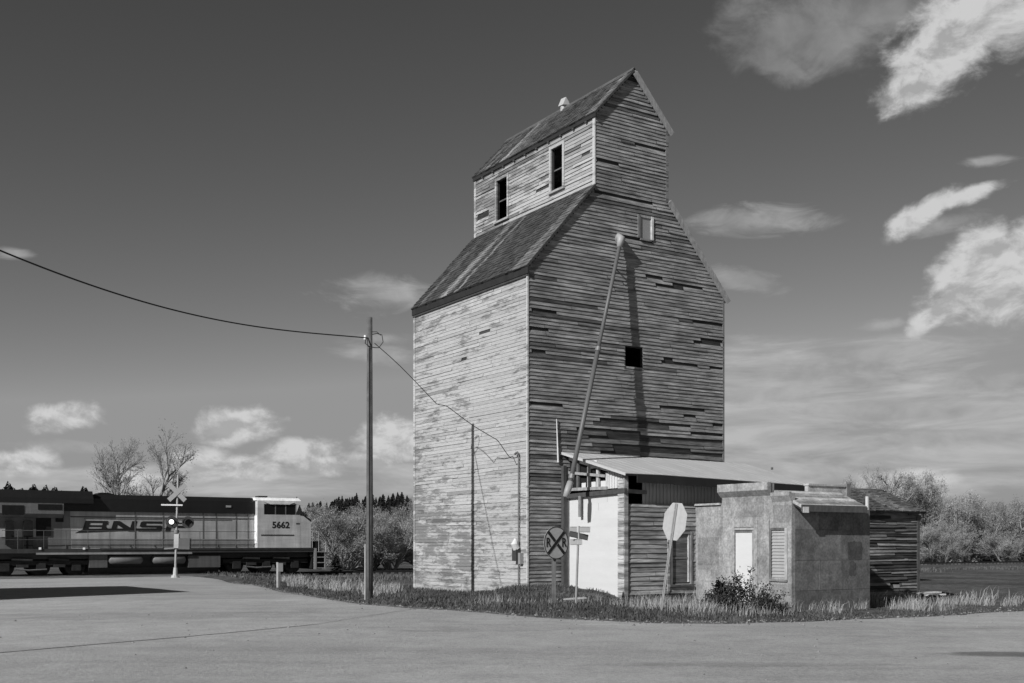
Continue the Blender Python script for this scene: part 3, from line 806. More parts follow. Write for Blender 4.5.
# low roof over the front part
mb = MB(); r0 = Vector((.03, -P3-.27, 2.54)); r1 = Vector((.10, -P2-.004, 2.93)); dd = (r1-r0); nn = Vector((0,-dd.z,dd.y)).normalized()
mb.prism([r0, r1, r1+nn*.07, r0+nn*.07], (QW-.50,0,0), .34)
for k, t in ((.18,.22),(.42,.46),(.66,.28),(.86,.45)):
    mb.obox(r0 + dd*k + Vector(((QW-.50)/2,0,0)) + nn*.075, X3*(QW/2-.26), dd*.075, nn*.006, t)
mb.build('low_roof', M_STUCCO, office)
mb = MB(); mb.prism([r0 + Vector((0,-.03,-.09)), r0 + Vector((0,-.003,-.09)), r0 + Vector((0,-.003,.07)), r0 + Vector((0,-.03,.07))], (QW-.50,0,0), .09)
mb.box(.06, .26, r0.y-.04, r0.y-.031, r0.z-.12, r0.z+.02, .62); mb.build('eave_board', M_TIMBER, office)
mb = MB(); mb.prism([r0 + Vector((.01,-.0,-.05)), r1 + Vector((.01,0,-.05)), r1 + Vector((.01,0,-.004)), r0 + Vector((.01,0,-.004))], (QW-.52,0,0), .03); mb.build('soffit', M_DARK, office)
mb = MB(); mb.box(QW-.43, QW-.385, r0.y-.02, r0.y+.05, r0.z-.02, r0.z+.32, .5); mb.build('trim_post', M_WHITE, office)
# door with frame
mb = MB(); mb.box(.015, .055, -d1+.075, -d0-.0, .05, dz-.07, .58); dr = mb.build('door', M_WHITE, office)
mb = MB(); mb.tube([(.012,-d1+.14,1.0),(-.03,-d1+.14,1.0)], .028, 8, .3); mb.build('door_knob', M_GALV, dr)
mb = MB(); mb.box(.0, .10, -d0-.0, -d0+.05, .05, dz+.03, .22); mb.box(.002, .10, -d1, -d1+.07, .05, dz, .26); mb.box(.005, .10, -d1+.072, -d0-.002, dz-.066, dz, .12); mb.box(-.02,.02,-d1-.02,-d0+.06,dz+.002,dz+.05,.36)
mb.build('door_frame', M_TIMBER, office)
# shuttered window
mb = MB(); g = .05
mb.box(-.02,.05,-s0-.0,-s0+g,sz0-.04,sz1+.02,.12); mb.box(-.02,.05,-s1-.02,-s1+.06,sz0-.04,sz1+.02,.36); mb.box(-.015,.05,-s1+.062,-s0-.002,sz1-.03,sz1+.03,.10); mb.box(-.04,.05,-s1-.03,-s0+.06,sz0-.09,sz0-.042,.2)
wf = mb.build('window', M_TIMBER, office)
mb = MB(); z = sz0
while z < sz1 - .05:
    mb.obox((.02,(-s0-s1)/2+.03,z+.04), Y3*((s1-s0)/2-.035), Vector((-.012,0,-.036)), Vector((.006,0,-.003)), .33); z += .078
mb.build('louvre_shutter', M_METAL, wf)
mb = MB(); mb.box(.06,.08,-s1+.02,-s0-.02,sz0,sz1,.02); mb.build('pane', M_GLASS, wf)

# ------------------------------------------------------------------ dark board shed at the right
XB0, XB1, YB0, YB1 = 8.0, 11.47, -3.52, -.55
cabin = thing('wooden_shed', 'dark unpainted board shed with a low gabled roof behind the stucco office', 'shed', world(XB0, YB0, 0), PHI)
wx, wy = XB1-XB0, YB1-YB0; ze = 2.58; zr = 3.25
mb = MB(); wall_panel(mb, Vector((0,0,0)), X3, Z3, -Y3, 0, wx, -.1, ze, [], .06, .02)
siding(mb, Vector((0,-.002,0)), X3, -Y3, lambda z: (0, wx), .12, ze, [], .088, lambda a,z,r: .15*r.choice((.25,.45,.7,1,1.1,1.4)), [(2.2,2.6,.5,.6)], .034, .012, .02, (.7, 3.0), 41)
mb.build('front_wall', M_BOARD, cabin)
for nm, ox, nx in (('wall', 0, -1), ('wall', wx, 1)):
    mb = MB(); mb.prism([(ox,.065,-.1),(ox,wy,-.1),(ox,wy,ze),(ox,wy/2,zr),(ox,.065,ze)], (-.06*nx,0,0), .02)
    siding(mb, Vector((ox+.002*nx,0,0)), Y3, X3*nx, lambda z: (0, wy) if z < ze else ((z-ze)/(zr-ze)*wy/2, wy-(z-ze)/(zr-ze)*wy/2), .12, zr-.05, [], .125, lambda a,z,r: .13*r.uniform(.4,1.2), [], .03, .008, .01, (1,3), 42+nx)
    mb.build(nm, M_BOARD, cabin)
mb = MB(); mb.box(0, wx, wy-.06, wy, -.1, ze, .1); mb.build('wall', M_BOARD, cabin)
for y_lo, y_hi, sd in ((-.16, wy/2, 51), (wy+.16, wy/2, 52)):
    mb = MB(); a = Vector((-.15, y_lo, ze-.04+.02)); b_ = Vector((-.15, y_hi, zr+.04)); d = b_-a; n_ = Vector((0,-d.z,d.y)); n_ = n_ if n_.z > 0 else -n_; n_.normalize()
    mb.prism([a, b_, b_+n_*.06, a+n_*.06], (wx+.30,0,0), .04)
    shingles(mb, a + n_*.061, X3, d.normalized(), n_, wx+.30, d.length, .14, .085, sd, .8)
    mb.build('roof', M_SHINGLE, cabin)
mb = MB(); mb.box(wx-.09, wx+.035, -.05, -.036, .05, ze-.05, .10); mb.build('corner_board', M_TIMBER, cabin)

# ------------------------------------------------------------------ utility poles, cables
POLE = Vector((-3.687, 28.80)); gz = float(ground_z(POLE.x, POLE.y))
ztop = EYE + (HZ-317.5)*POLE.y/F
pole = thing('utility_pole', 'tall bare wooden utility pole at the road edge beside the elevator', 'utility pole', (POLE.x, POLE.y, gz))
mb = MB(); mb.tube([(0,0,-.4),(0,0,1.8),(0,0,ztop-gz)], [.094,.088,.07], 14, .10); mb.build('shaft', M_TIMBER, pole, True)
mb = MB(); mb.tube([(-.115,-.02,-.2),(-.112,-.02,1.4)], .022, 6, .4); mb.tube([(.0,-.10,.2),(.0,-.085,ztop-gz-.8)], .012, 5, .05); mb.build('ground_wire_guard', M_GALV, pole)
zw = EYE + (HZ-338)*POLE.y/F - gz
mb = MB()
mb.tube([(-.11,-.05,zw-.05),(-.11,-.05,zw+.06)], [.04,.03], 8, .8); mb.build('insulator', M_SIGN, pole)
mb = MB()
loop = [Vector((-.08,-.08,zw)), Vector((-.1,-.12,zw-.16)), Vector((.0,-.14,zw-.24)), Vector((.14,-.12,zw-.27)), Vector((.25,-.1,zw-.27)), Vector((.36,-.1,zw-.12)), Vector((.33,-.1,zw+.06)), Vector((.2,-.1,zw+.10)), Vector((.08,-.08,zw+.08))]
mb.tube(loop, .012, 6, .02); mb.tube([(.06,-.1,zw+.14),(.2,-.1,zw+.14),(.3,-.1,zw+.05)], .01, 6, .02); mb.build('cable_loop', M_WIRE, pole)

MAST_H = 7.9
_tip = Vector(unproj(325, 624)); P1w = _tip + Vector((SUN_H.x, SUN_H.y))*(MAST_H/TAN_EL)
g1 = float(H(P1w.x, P1w.y))
pole2 = thing('steel_mast', 'thin steel service mast beside the road carrying the overhead cable', 'mast', (P1w.x, P1w.y, g1))
mb = MB(); mb.tube([(0,0,-.3),(0,0,MAST_H-.05-g1)], [.05,.045], 10, .3); mb.build('shaft', M_GALV, pole2, True)
mb = MB(); mb.tube([(0,0,MAST_H-.1-g1),(0,0,MAST_H-g1)], [.06,.03], 8, .3); mb.build('mast_cap', M_GALV, pole2)

# the cable between the two, then the service drop with kinks
pts = []
_u, _z = [], []
for px, py in ((369,338),(325,334.5),(280,330),(240,323.5),(200,316),(150,303.5),(100,289),(50,270.5),(0,250)):
    c = (px-CX)/F; dv = P1w - POLE; u = (c*POLE.y - POLE.x)/(dv.x - c*dv.y); _u.append(u); _z.append(EYE + (HZ-py)*(POLE.y + dv.y*u)/F)
CAB = np.polyfit(_u + [1.0], _z + [MAST_H-.05], 4, w=[4]*9 + [1.0])
for k in range(31):
    xy = POLE.lerp(P1w, k/30); pts.append(Vector((xy.x, xy.y, float(np.polyval(CAB, k/30)))))
def smooth_pts(p, n=8):
    out = []
    for i in range(len(p)-1):
        a, b, c, d = p[max(i-1,0)], p[i], p[i+1], p[min(i+2, len(p)-1)]
        for k in range(n):
            t = k/n
            out.append(.5*((2*b) + (c-a)*t + (2*a-5*b+4*c-d)*t*t + (3*b-a-3*c+d)*t**3))
    return out + [p[-1]]
mb = MB(); mb.tube(smooth_pts(pts), .016, 6, .02)
tag(mb.build('overhead_cable', M_WIRE), 'sagging black overhead cable running from the utility pole out over the road', 'cable')
my, mz = on_left(518.5, 455, -.07); mast_top = world(-.07, my, mz)
a3 = Vector((POLE.x+.14, POLE.y-.12, EYE + (HZ-344)*POLE.y/F))
pts = [a3]
for px, py in ((400,366),(432,399),(437,404),(446,406),(452,410),(473,425.5),(492,437),(498,441),(505,451),(511,458)):
    u = (px-374)/(518-374); Y = a3.y + (mast_top.y - a3.y)*u
    pts.append(Vector(((px-CX)/F*Y, Y, EYE + (HZ-py)*Y/F)))
pts.append(mast_top + Vector((0,0,-.05)))
mb = MB(); mb.tube(smooth_pts(pts, 3), .011, 5, .02)
tag(mb.build('service_cable', M_WIRE), 'thin kinked service cable dropping from the utility pole to the meter mast on the wall', 'cable')

# meter mast on the pale side wall
meter = thing('electric_meter', 'electric meter box and conduit mast fixed to the pale side wall', 'meter', world(0, my, 0), PHI)
mb = MB(); mb.tube([(-.07,0,.2),(-.07,0,mz)], .020, 8, .16); mb.tube([(-.07,0,mz),(-.07,.06,mz+.07),(-.1,.14,mz+.03)], [.028,.035,.03], 8, .12); mb.build('conduit', M_GALV, meter)
z0 = on_left(517, 561, -.1)[1]; z1 = on_left(517, 548, -.1)[1]
mb = MB(); mb.box(-.17,-.02,-.03,.17,z0,z1,.05); mb.build('meter_box', M_PAINT, meter)
mb = MB(); mb.tube([(-.10,.05,z1-.02),(-.17,.05,z1+.11),(-.13,.05,z1+.24)], [.10,.10,.04], 12, .6); mb.build('meter_dial', M_SIGN, meter)
mb = MB(); mb.box(-.12,-.02,-.16,-.05,z0-.08,z0+.22,.3); mb.build('switch_box', M_GALV, meter)

# ------------------------------------------------------------------ road signs
def place_sign(name, label, cat, px, Y, group=None):
    x = (px-CX)/F*Y; return thing(name, label, cat, (x, Y, float(ground_z(x, Y))), 0, group)
def disc(mb, c, n, r, seg, th, tone, mi=0, rot=0.0):
    n = Vector(n).normalized(); up = Z3; s_ = n.cross(up).normalized(); up = s_.cross(n)
    pts = [Vector(c) + s_*(r*math.cos(rot+2*math.pi*k/seg)) + up*(r*math.sin(rot+2*math.pi*k/seg)) for k in range(seg)]
    mb.prism(pts, -n*th, tone, mi)

# railway advance warning sign
Y = 26.0; rr_ = place_sign('railroad_warning_sign', 'round railroad crossing warning sign with black X on a wooden post', 'road sign', 553.8, Y)
gz_ = rr_.location.z
zc = EYE + (HZ-542.8)*Y/F - gz_
nrm = Vector((.64,-.77,0)).normalized(); sd = Vector((.77,.64,0)).normalized()
mb = MB(); mb.box(-.05,.05,-.05,.05,-.3,zc-.30,.11); mb.build('post', M_TIMBER, rr_)
mb = MB(); c_ = Vector((0,0,zc)) + nrm*.085
disc(mb, c_, nrm, .385, 40, .006, .52); disc(mb, c_ + nrm*.003, nrm, .0, 3, .001, .3) if False else None
face_ = mb.build('sign_face', M_SIGN, rr_)
mb = MB()
# rim
ring = [c_ + nrm*.002 + sd*(.372*math.cos(2*math.pi*k/48)) + Z3*(.372*math.sin(2*math.pi*k/48)) for k in range(49)]
for a, b_ in zip(ring[:-1], ring[1:]): mb.obox((a+b_)/2, (b_-a)*.49, nrm*.0022, (b_-a).normalized().cross(nrm)*.009, .02)
def bar(p, q, w, off=.0035):
    d = q-p; s_ = d.normalized().cross(nrm)
    mb.prism([p - s_*w/2 + nrm*off, q - s_*w/2 + nrm*off, q + s_*w/2 + nrm*off, p + s_*w/2 + nrm*off], nrm*.002, .015)
r_ = .355*.7071
pp = lambda a, b: c_ + sd*a + Z3*b
bar(pp(-r_,-r_), pp(r_,r_), .075); bar(pp(-r_,r_), pp(-.04,.04), .075); bar(pp(.04,-.04), pp(r_,-r_), .075)
mb.build('cross_marking', M_SIGN, rr_)
for sgn in (-1, 1):
    me = text_mesh('letter', 'R', .30, M_BLACK, .006, 0, .002, .82)
    o = link('letter', me, rr_); o.location = c_ + sd*(.245*sgn) + nrm*.004; o.rotation_euler = (0,0,math.atan2(sd.y, sd.x))

# stop sign seen from behind
Y = 24.3; xx = (661-CX)/F*Y
st = thing('stop_sign', 'back of an octagonal stop sign on a leaning metal post', 'road sign', (xx, Y, float(ground_z(xx, Y))))
gz_ = st.location.z
top = Vector(((676.5-CX)/F*Y - xx, .0, EYE + (HZ-503)*Y/F - gz_)); ax = top.normalized()
nb = Vector((-.88,-.475,0)); nb = (nb - ax*nb.dot(ax)).normalized(); sd2 = ax.cross(nb).normalized()
mb = MB()
mb.beam(-ax*.3, top*.995, .075, .018, nb, .36); mb.beam(-ax*.3 + nb*.014 , top*.995 + nb*.014, .03, .028, nb, .30); mb.build('post', M_GALV, st)
cc = Vector(((672.6-CX)/F*Y - xx, 0, EYE + (HZ-521.2)*Y/F - gz_)); cc = ax*cc.dot(ax) - nb*.022
mb = MB(); r8 = .41/math.cos(math.pi/8)
pts = [cc + sd2*(r8*math.cos(math.pi/8+k*math.pi/4)) + ax*(r8*math.sin(math.pi/8+k*math.pi/4)) for k in range(8)]
mb.prism(pts, -nb*.004, .40); mb.build('sign_face', M_SIGN, st)
for k in (-.25, .25):
    mb = MB(); p = cc + ax*k + nb*.04; mb.tube([p, p + nb*.012], .02, 8, .4); mb.build('bolt', M_GALV, st)

# street name blades
Y = 25.0; sn = place_sign('street_name_sign', 'small crossed street name blades on a thin pole before the white wall', 'road sign', 575.4, Y)
gz_ = sn.location.z; z_ = lambda py: EYE + (HZ-py)*Y/F - gz_
mb = MB(); mb.tube([(.0,0,-.3),(.06,0,z_(543))], .026, 8, .30); mb.build('post', M_GALV, sn)
mb = MB(); mb.tube([(.06,0,z_(545)),(.065,0,z_(526))], .036, 8, .5); mb.build('bracket', M_GALV, sn)
xo = lambda px: (px-CX)/F*Y - sn.location.x
def blade(pl, pr, pyt, pyb, ang, tone, tilt, name='blade'):
    m_ = MB(); c = Vector(((xo(pl)+xo(pr))/2, -.02, (z_(pyt)+z_(pyb))/2)); hl = (xo(pr)-xo(pl))/2/math.cos(ang)
    u_ = Vector((math.cos(ang)*math.cos(tilt), math.sin(ang)*math.cos(tilt), math.sin(tilt))); nn_ = Vector((math.sin(ang), -math.cos(ang), 0)); w_ = u_.cross(nn_).normalized()
    m_.obox(c, u_*hl, nn_*.003, w_*(z_(pyt)-z_(pyb))/2, tone)
    o_ = m_.build(name, M_SIGN, sn)
    e = MB(); hh = (z_(pyt)-z_(pyb))/2
    for s_ in (1,-1): e.obox(c + w_*s_*(hh-.012) + nn_*.004, u_*(hl-.02), nn_*.001, w_*.006, tone*.55)
    e.build('blade_border', M_SIGN, o_)
blade(570, 590, 526.6, 532.4, -.25, .27, -.01); blade(569, 588.5, 532.8, 538.6, .5, .12, -.18); blade(570, 582, 539.2, 545, -.25, .30, 0.0)

# marker post by the crossing
xm, ym = unproj(277.5, 589.5); ym += .5; xm = (277.5-CX)/F*ym
mk = thing('marker_post', 'short pale marker post with a small plate near the rails', 'marker post', (xm, ym, float(ground_z(xm, ym))))
mb = MB(); mb.box(-.035,.03,-.03,.03,-.2,.95,.36); mb.build('post', M_TIMBER, mk)
mb = MB(); mb.box(.032,.20,-.04,.0,.62,.92,.14); mb.box(.034,.11,-.03,.02,-.2,.615,.06); mb.build('plate', M_PAINT, mk)

# ------------------------------------------------------------------ crossing signal
Ys = 61.0; xs0 = (175.2-CX)/F*Ys; gs = float(H(xs0, Ys))
sg = thing('crossing_signal', 'white railroad crossing signal mast with crossbuck and one flashing lamp lit', 'crossing signal', (xs0, Ys, gs), math.radians(4))
sg.rotation_euler = (0, math.radians(1.6), math.radians(4))
zz = lambda py: EYE + (HZ-py)*Ys/F - gs
xo = lambda px: (px-175.2)/F*Ys
mb = MB(); mb.tube([(0,0,-.1),(0,0,zz(475))], [.065,.055], 10, .34); mb.tube([(0,0,-.1),(0,0,.12)], [.26,.2], 10, .4); mb.tube([(0,0,.12),(0,0,.55)], [.13,.10], 10, .45); mb.build('mast', M_SIGN, sg)
cz = zz(492.5); mb = MB()
for s_ in (1,-1):
    dv = Vector((math.cos(math.radians(45)), 0, s_*math.sin(math.radians(45))))
    mb.obox((0,-.11-.012*s_,cz), dv*.62, Y3*.008, dv.cross(Y3)*.125, .27)
mb.build('crossbuck', M_SIGN, sg)
mb = MB(); mb.beam((xo(160),-.12,zz(505.3)), (xo(181),-.12,zz(505.0)), .05, .08, (0,0,1), .6); mb.build('cross_arm', M_SIGN, sg)
mb = MB(); mb.beam((xo(168),.0,zz(522)), (xo(190),.0,zz(522)), .05, .06, (0,0,1), .2); mb.build('lamp_arm', M_GALV, sg)
for px, lit in ((170.5, True), (186.5, False)):
    x = xo(px); mb = MB(); disc(mb, (x,-.10,zz(522)), (0,-1,0), .33, 24, .02, .02); mb.tube([(x,-.09,zz(522)),(x,.14,zz(522))], [.17,.12], 14, .03)
    hood = [Vector((x + .20*math.cos(t), y, zz(522) + .20*math.sin(t))) for y in (-.14,-.40) for t in np.linspace(-.3, math.pi+.3, 13)]
    mb.add(hood, [(k,k+1,k+14,k+13) for k in range(12)], .02)
    bg = mb.build('signal_head', M_PAINT, sg)
    mb = MB(); disc(mb, (x,-.135,zz(522)), (0,-1,0), .13, 20, .012, .05); mb.build('lens', M_LAMP if lit else M_GLASS, bg)
mb = MB(); mb.box(.12,.75,-.12,.28,zz(549),zz(538),.10); mb.box(-.1,.16,-.14,.1,zz(548),zz(534),.42); mb.build('relay_box', M_PAINT, sg)
mb = MB(); mb.beam((xo(164),-.1,zz(549)), (xo(174),-.1,zz(548)), .05, .08, (0,0,1), .2); mb.build('gate_bracket', M_GALV, sg)
mb = MB(); mb.tube([(0,0,zz(533)),(0,0,zz(530))], [.14,.14], 10, .2); mb.build('collar', M_GALV, sg)

# ------------------------------------------------------------------ rails, ballast
tr0 = TRK0
def along(k, d, z): p = TRK0 + R*k + L*d; return Vector((p.x, p.y, z))
mb = MB()
for (k0, k1) in ((-140, 220),):
    prof = [(-2.6,-.62),(-.9,-.32),(2.4,-.32),(4.2,-.7)]
    mb.prism([along(k0, d, z) for d, z in prof], R*(k1-k0), .075)
o = mb.build('ballast', toned('ballast_stone', (((1,1,1), 2.0, .3), ((1,1,1), 14.0, .4)), .95, ((1,1,1), 12.0, .8, .1))); o['kind'] = 'structure'
mb = MB()
for d in (0, 1.435):
    mb.beam(along(-140, d, RAIL_Z-.03), along(220, d, RAIL_Z-.03), .075, .06, (0,0,1), .05); mb.beam(along(-140, d, RAIL_Z-.13), along(220, d, RAIL_Z-.13), .14, .138, (0,0,1), .012)
tag(mb.build('railway_track', M_UNDER), 'pair of dark steel rails running level behind the elevator', 'railway track')
mb = MB(); k = -60.0
while k < 110:
    p = along(k, .72, -.285); mb.obox(p, R*.12, L*1.3, Z3*.055, .07*random.uniform(.6,1.3)); k += .55
tag(mb.build('railway_sleepers', M_TIMBER), 'row of wooden sleepers bedded in the ballast under the rails', 'sleepers', None, 'stuff')
mb = MB(); p = along(-16, .72, -.16); mb.obox(along(-17, .72, -.20), R*11.0, L*.62, Z3*.05, .12); mb.obox(along(-17, -.95, -.20), R*11.0, L*.8, Z3*.05, .2)
o = mb.build('crossing_deck', M_STONE); o['kind'] = 'structure'

# ------------------------------------------------------------------ locomotive
def locomotive():
    o0 = TRK0 + L*.72
    lo = thing('diesel_locomotive', 'long pale freight diesel locomotive with dark lettering passing the crossing', 'locomotive', (o0.x, o0.y, RAIL_Z), PHI)
    ZR_ = RAIL_Z
    yn = -1.50
    b0 = Vector((o0.x, o0.y, 0)) + L*yn
    def lp(px, py, y=yn):
        b = Vector((o0.x, o0.y, 0)) + L*y; c = (px-CX)/F
        x = (c*b.y - b.x)/(R.x - c*R.y); Y = b.y + x*R.y
        return x, EYE + (HZ-py)*Y/F - ZR_
    X = lambda px, y=yn: lp(px, 540, y)[0]
    xn = X(311); xcab0, xcab1 = X(257.5), X(300); xr = -20.4
    dk = 1.52
    BODY, DRK = .33, .010
    yh = -1.02
    # frame and deck
    m = MB(); m.box(xr, X(313)+.05, -1.5, 1.5, 1.28, dk, .04); m.box(xr+.3, xn, -1.1, 1.1, .95, 1.28, .03); m.build('frame', M_PAINT, lo)
    m = MB(); m.box(X(36), X(192), -1.53, -1.503, 1.20, 1.31, .26); m.build('lit_sill_line', M_PAINT, lo)  # pale strip paints in the lit line along the frame sill
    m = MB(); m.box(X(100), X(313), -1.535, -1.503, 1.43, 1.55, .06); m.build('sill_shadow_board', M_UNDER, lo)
    # hood
    hz_ = 3.62
    m = MB(); m.box(X(72)+.003, xcab0, yh, -yh, dk, hz_, BODY); m.build('hood', M_PAINT, lo)
    m = MB()
    for px in (135, 163, 203, 216, 236, 248): m.box(X(px,yh)-.03, X(px,yh)+.03, yh-.02, yh-.003, dk, hz_, BODY*.4)
    m.box(X(72)+.01, xcab0, yh-.022, yh-.003, 3.28, 3.34, .06); m.box(X(72)+.01, xcab0, yh-.024, yh-.003, 2.02, 2.08, .22)
    m.build('door_seams', M_PAINT, lo)
    m = MB(); m.box(X(73), xcab0, yh-.02, yh-.003, 1.62, 1.96, .20); m.build('lower_band', M_PAINT, lo)
    # black upper hood with chamfer, rounded humps
    m = MB(); x0, x1 = X(63), xcab0-.02
    m.prism([(x0,-1.12,hz_),(x0,-1.12,4.35),(x0,-.85,4.6),(x0,.85,4.6),(x0,1.12,4.35),(x0,1.12,hz_)], (x1-x0,0,0), DRK)
    m.prism([(X(100),-.7,4.6),(X(104),-.7,4.72),(X(112),-.7,4.72),(X(120),-.7,4.6)], (0,1.4,0), DRK)
    m.box(X(228), X(233), -1.16, -1.125, 3.98, 4.10, .3)
    m.build('upper_hood', M_PAINT, lo)
    # radiator section at the rear
    m = MB(); x0, x1 = xr+.35, X(100)
    m.prism([(x0,-1.02,dk),(x0,-1.02,3.2),(x0,-1.45,3.45),(x0,-1.45,4.3),(x0,-1.2,4.72),(x0,1.2,4.72),(x0,1.45,4.3),(x0,1.45,3.45),(x0,1.02,3.2),(x0,1.02,dk)], (X(64)-x0,0,0), .13)
    m.box(X(64)+.002, X(72), -1.03, 1.03, dk, hz_, .15); m.build('rear_hood', M_PAINT, lo)
    m = MB(); m.prism([(x0-.02,-1.47,4.05),(x0-.02,-1.47,4.32),(x0-.02,-1.2,4.75),(x0-.02,1.2,4.75),(x0-.02,1.47,4.32),(x0-.02,1.47,4.05)], (X(94)-x0,0,0), DRK); m.build('radiator_roof', M_PAINT, lo)
    for pa, pb, ya, yb in ((2,24,505,515),(38,62,504,510)):
        a = lp(pa, ya, -1.46); b = lp(pb, yb, -1.46); m = MB(); m.box(a[0], b[0], -1.475, -1.452, b[1], a[1], .015); m.build('radiator_grille', M_UNDER, lo)
    for pa, pb, ya, yb in ((36,51,514,536),(55.5,63.5,514,522),(5,13,521,545),(23,32,521,550)):
        a = lp(pa, ya, -1.05); b = lp(pb, yb, -1.05); m = MB(); m.box(a[0], b[0], -1.07 if pa > 30 else -1.3, -1.044, b[1], a[1], .02); m.build('equipment_door', M_UNDER, lo)
    for pa, pb in ((0,5),(14,22.5),(33,36)):
        a = lp(pa, 529, -1.05); b = lp(pb, 537, -1.05); m = MB(); m.box(a[0], b[0], -1.06, -1.045, b[1], a[1], .40); m.build('pale_panel', M_PAINT, lo)
    # lettering and the wedge under it
    xa, xb = X(80, yh), X(188, yh); hgt = .66
    glyphs = [
        [[(0,0),(.22,0),(.22,1),(0,1)], [(.22,.80),(.90,.80),(.98,.88),(.98,.92),(.90,1),(.22,1)], [(.22,.41),(.92,.41),(.92,.59),(.22,.59)], [(.22,0),(.92,0),(1,.08),(1,.2),(.22,.2)], [(.74,.59),(.90,.59),(.98,.66),(.98,.8),(.74,.8)], [(.76,.2),(1,.2),(1,.34),(.92,.41),(.76,.41)]],
        [[(0,0),(.22,0),(.22,.62),(.74,0),(1,0),(1,1),(.78,1),(.78,.38),(.26,1),(0,1)]],
        [[(0,0),(.9,0),(1,.1),(1,.5),(.9,.6),(.25,.6),(.25,.78),(1,.78),(1,1),(.1,1),(0,.9),(0,.5),(.1,.4),(.75,.4),(.75,.22),(0,.22)]],
        [[(0,0),(.22,0),(.22,.38),(.85,.38),(.85,.6),(.22,.6),(.22,.78),(1,.78),(1,1),(0,1)]]]
    xa, xb = X(82, yh), X(191, yh); hgt = .60; z0 = 2.50; gw = (xb-xa)/4; m = MB()
    for gi, gl in enumerate(glyphs):
        for poly in gl:
            pts = [(xa + gw*(gi + .86*px_) + .30*hgt*pz_, yh-.0145, z0 + hgt*pz_) for px_, pz_ in poly]
            m.add(pts, [tuple(range(len(pts)))], .012)
    m.build('lettering', M_PAINT, lo)
    m = MB(); a = lp(75,533,yh); b = lp(84,528.6,yh); c = lp(172,528.2,yh); d = lp(150,530.0,yh)
    m.prism([(a[0],yh-.008,a[1]),(d[0],yh-.008,d[1]),(c[0],yh-.008,c[1]),(b[0],yh-.008,b[1])], (0,-.006,0), .012); m.build('wedge_marking', M_PAINT, lo)
    m = MB(); m.box(X(84,yh), X(232,yh), yh-.012, yh-.0035, 3.19, 3.22, .05); m.build('pin_stripe', M_PAINT, lo)
    # cab
    m = MB(); zc = 4.62
    zwl, zwh = 3.58, 4.22; wa, wb = X(264), X(296)
    m.box(xcab0, xcab1, -1.5, 1.5, dk, zwl, .45); m.box(xcab0, wa, -1.5, 1.5, zwl+.001, zwh, .45); m.box(xcab0, xcab1, -1.5, 1.5, zwh, zc-.18, .5)
    m.prism([(xcab0-.08,-1.46,zc-.18),(xcab1+.1,-1.46,zc-.18),(xcab1-.02,-1.3,zc),(xcab0-.08,-1.3,zc)], (0,2.8,0), .8)
    m.box(wa+.001, wb, -1.35, 1.35, zwl+.001, zwh-.001, .02)
    m.box(xcab0-.03, xcab0-.002, -1.46, -1.06, dk+.3, 3.5, .85)  # brighter plate paints sunlight onto the rear cab wall
    m.build('cab', M_PAINT, lo)
    m = MB(); m.box(wa+.02, wb-.02, -1.47, -1.455, zwl+.03, zwh-.03, .02); wn = m.build('window', M_DIM, lo)
    for k in (0, .36, .68, 1):
        m = MB(); x = wa + (wb-wa)*k; m.box(x-.03, x+.03, -1.495, -1.45, zwl, zwh, .12); m.build('window_post', M_PAINT, wn)
    m = MB(); m.prism([(X(270),-1.503,zwh-.01),(X(289),-1.503,zwh-.01),(X(294),-1.503,zwh+.12),(X(264),-1.503,zwh+.12)], (0,-.06,0), .6); m.build('sun_visor', M_PAINT, lo)
    # windshield slope and nose
    m = MB(); nx0, nx1 = xcab1+.002, xn
    m.prism([(wb,-1.48,zwl),(nx0+.45,-1.2,zwl-.25),(nx0+.10,-1.2,zwh)], (0,.05,0), .14)
    m.prism([(nx0,-1.495,dk),(nx1,-1.495,dk),(nx1,-1.495,3.15),(nx0+.25,-1.495,3.50),(nx0,-1.495,3.55)], (0,2.99,0), .42); m.build('nose', M_PAINT, lo)
    m = MB(); m.prism([(nx0+.18,-1.498,3.545),(nx1+.02,-1.498,3.17),(nx1+.02,-1.498,3.30),(nx0+.18,-1.498,3.62)], (0,2.99,0), .015)
    m.tube([(nx1-.12,-.9,3.25),(nx1-.12,-.9,3.6)], .04, 6, .03); m.build('nose_top', M_PAINT, lo)
    m = MB(); m.tube([(nx1,-.2,2.9),(nx1+.06,-.2,2.9)], .14, 10, .6); m.build('headlight', M_GLASS, lo)
    m = MB(); m.box(X(261), X(294), -1.512, -1.503, 2.28, 2.36, .05); m.box(X(296), X(299.5), -1.512, -1.503, 3.0, 3.08, .08); m.build('cab_stripe', M_PAINT, lo)
    me = text_mesh('cab_number', '5662', .54, M_BLACK, .018, 0, .003, 1.0, 1.05)
    o = link('cab_number', me, lo); o.location = ((X(270)+X(291.5))/2, -1.508, 2.93)
    # front platform, steps, plow, handrails
    m = MB(); m.box(xn, X(313)+.35, -1.4, 1.4, 1.0, 1.30, .05); m.prism([(X(313)+.1,-1.35,.95),(X(313)+.75,-1.2,.35),(X(313)+.7,-1.2,.18),(X(313)+.1,-1.35,.2)], (0,2.5,0), .06); m.build('plow', M_UNDER, lo)
    m = MB(); m.box(X(312.5), X(321), -1.42, 1.3, .25, 1.95, .02); m.box(X(321)+.002, X(325.5), -1.3, 1.3, .25, 1.25, .025); m.build('end_platform', M_UNDER, lo)
    m = MB(); m.box(X(314), X(316.5), -1.52, -1.46, .2, 1.52, .24)
    for k in range(4): m.box(X(314), X(325), -1.5, -1.2, .25+k*.34, .30+k*.34, .25)
    m.box(X(324.5), X(326), -1.52, -1.46, .2, 1.0, .2); m.build('step', M_PAINT, lo)
    m = MB()
    rail_y = -1.47
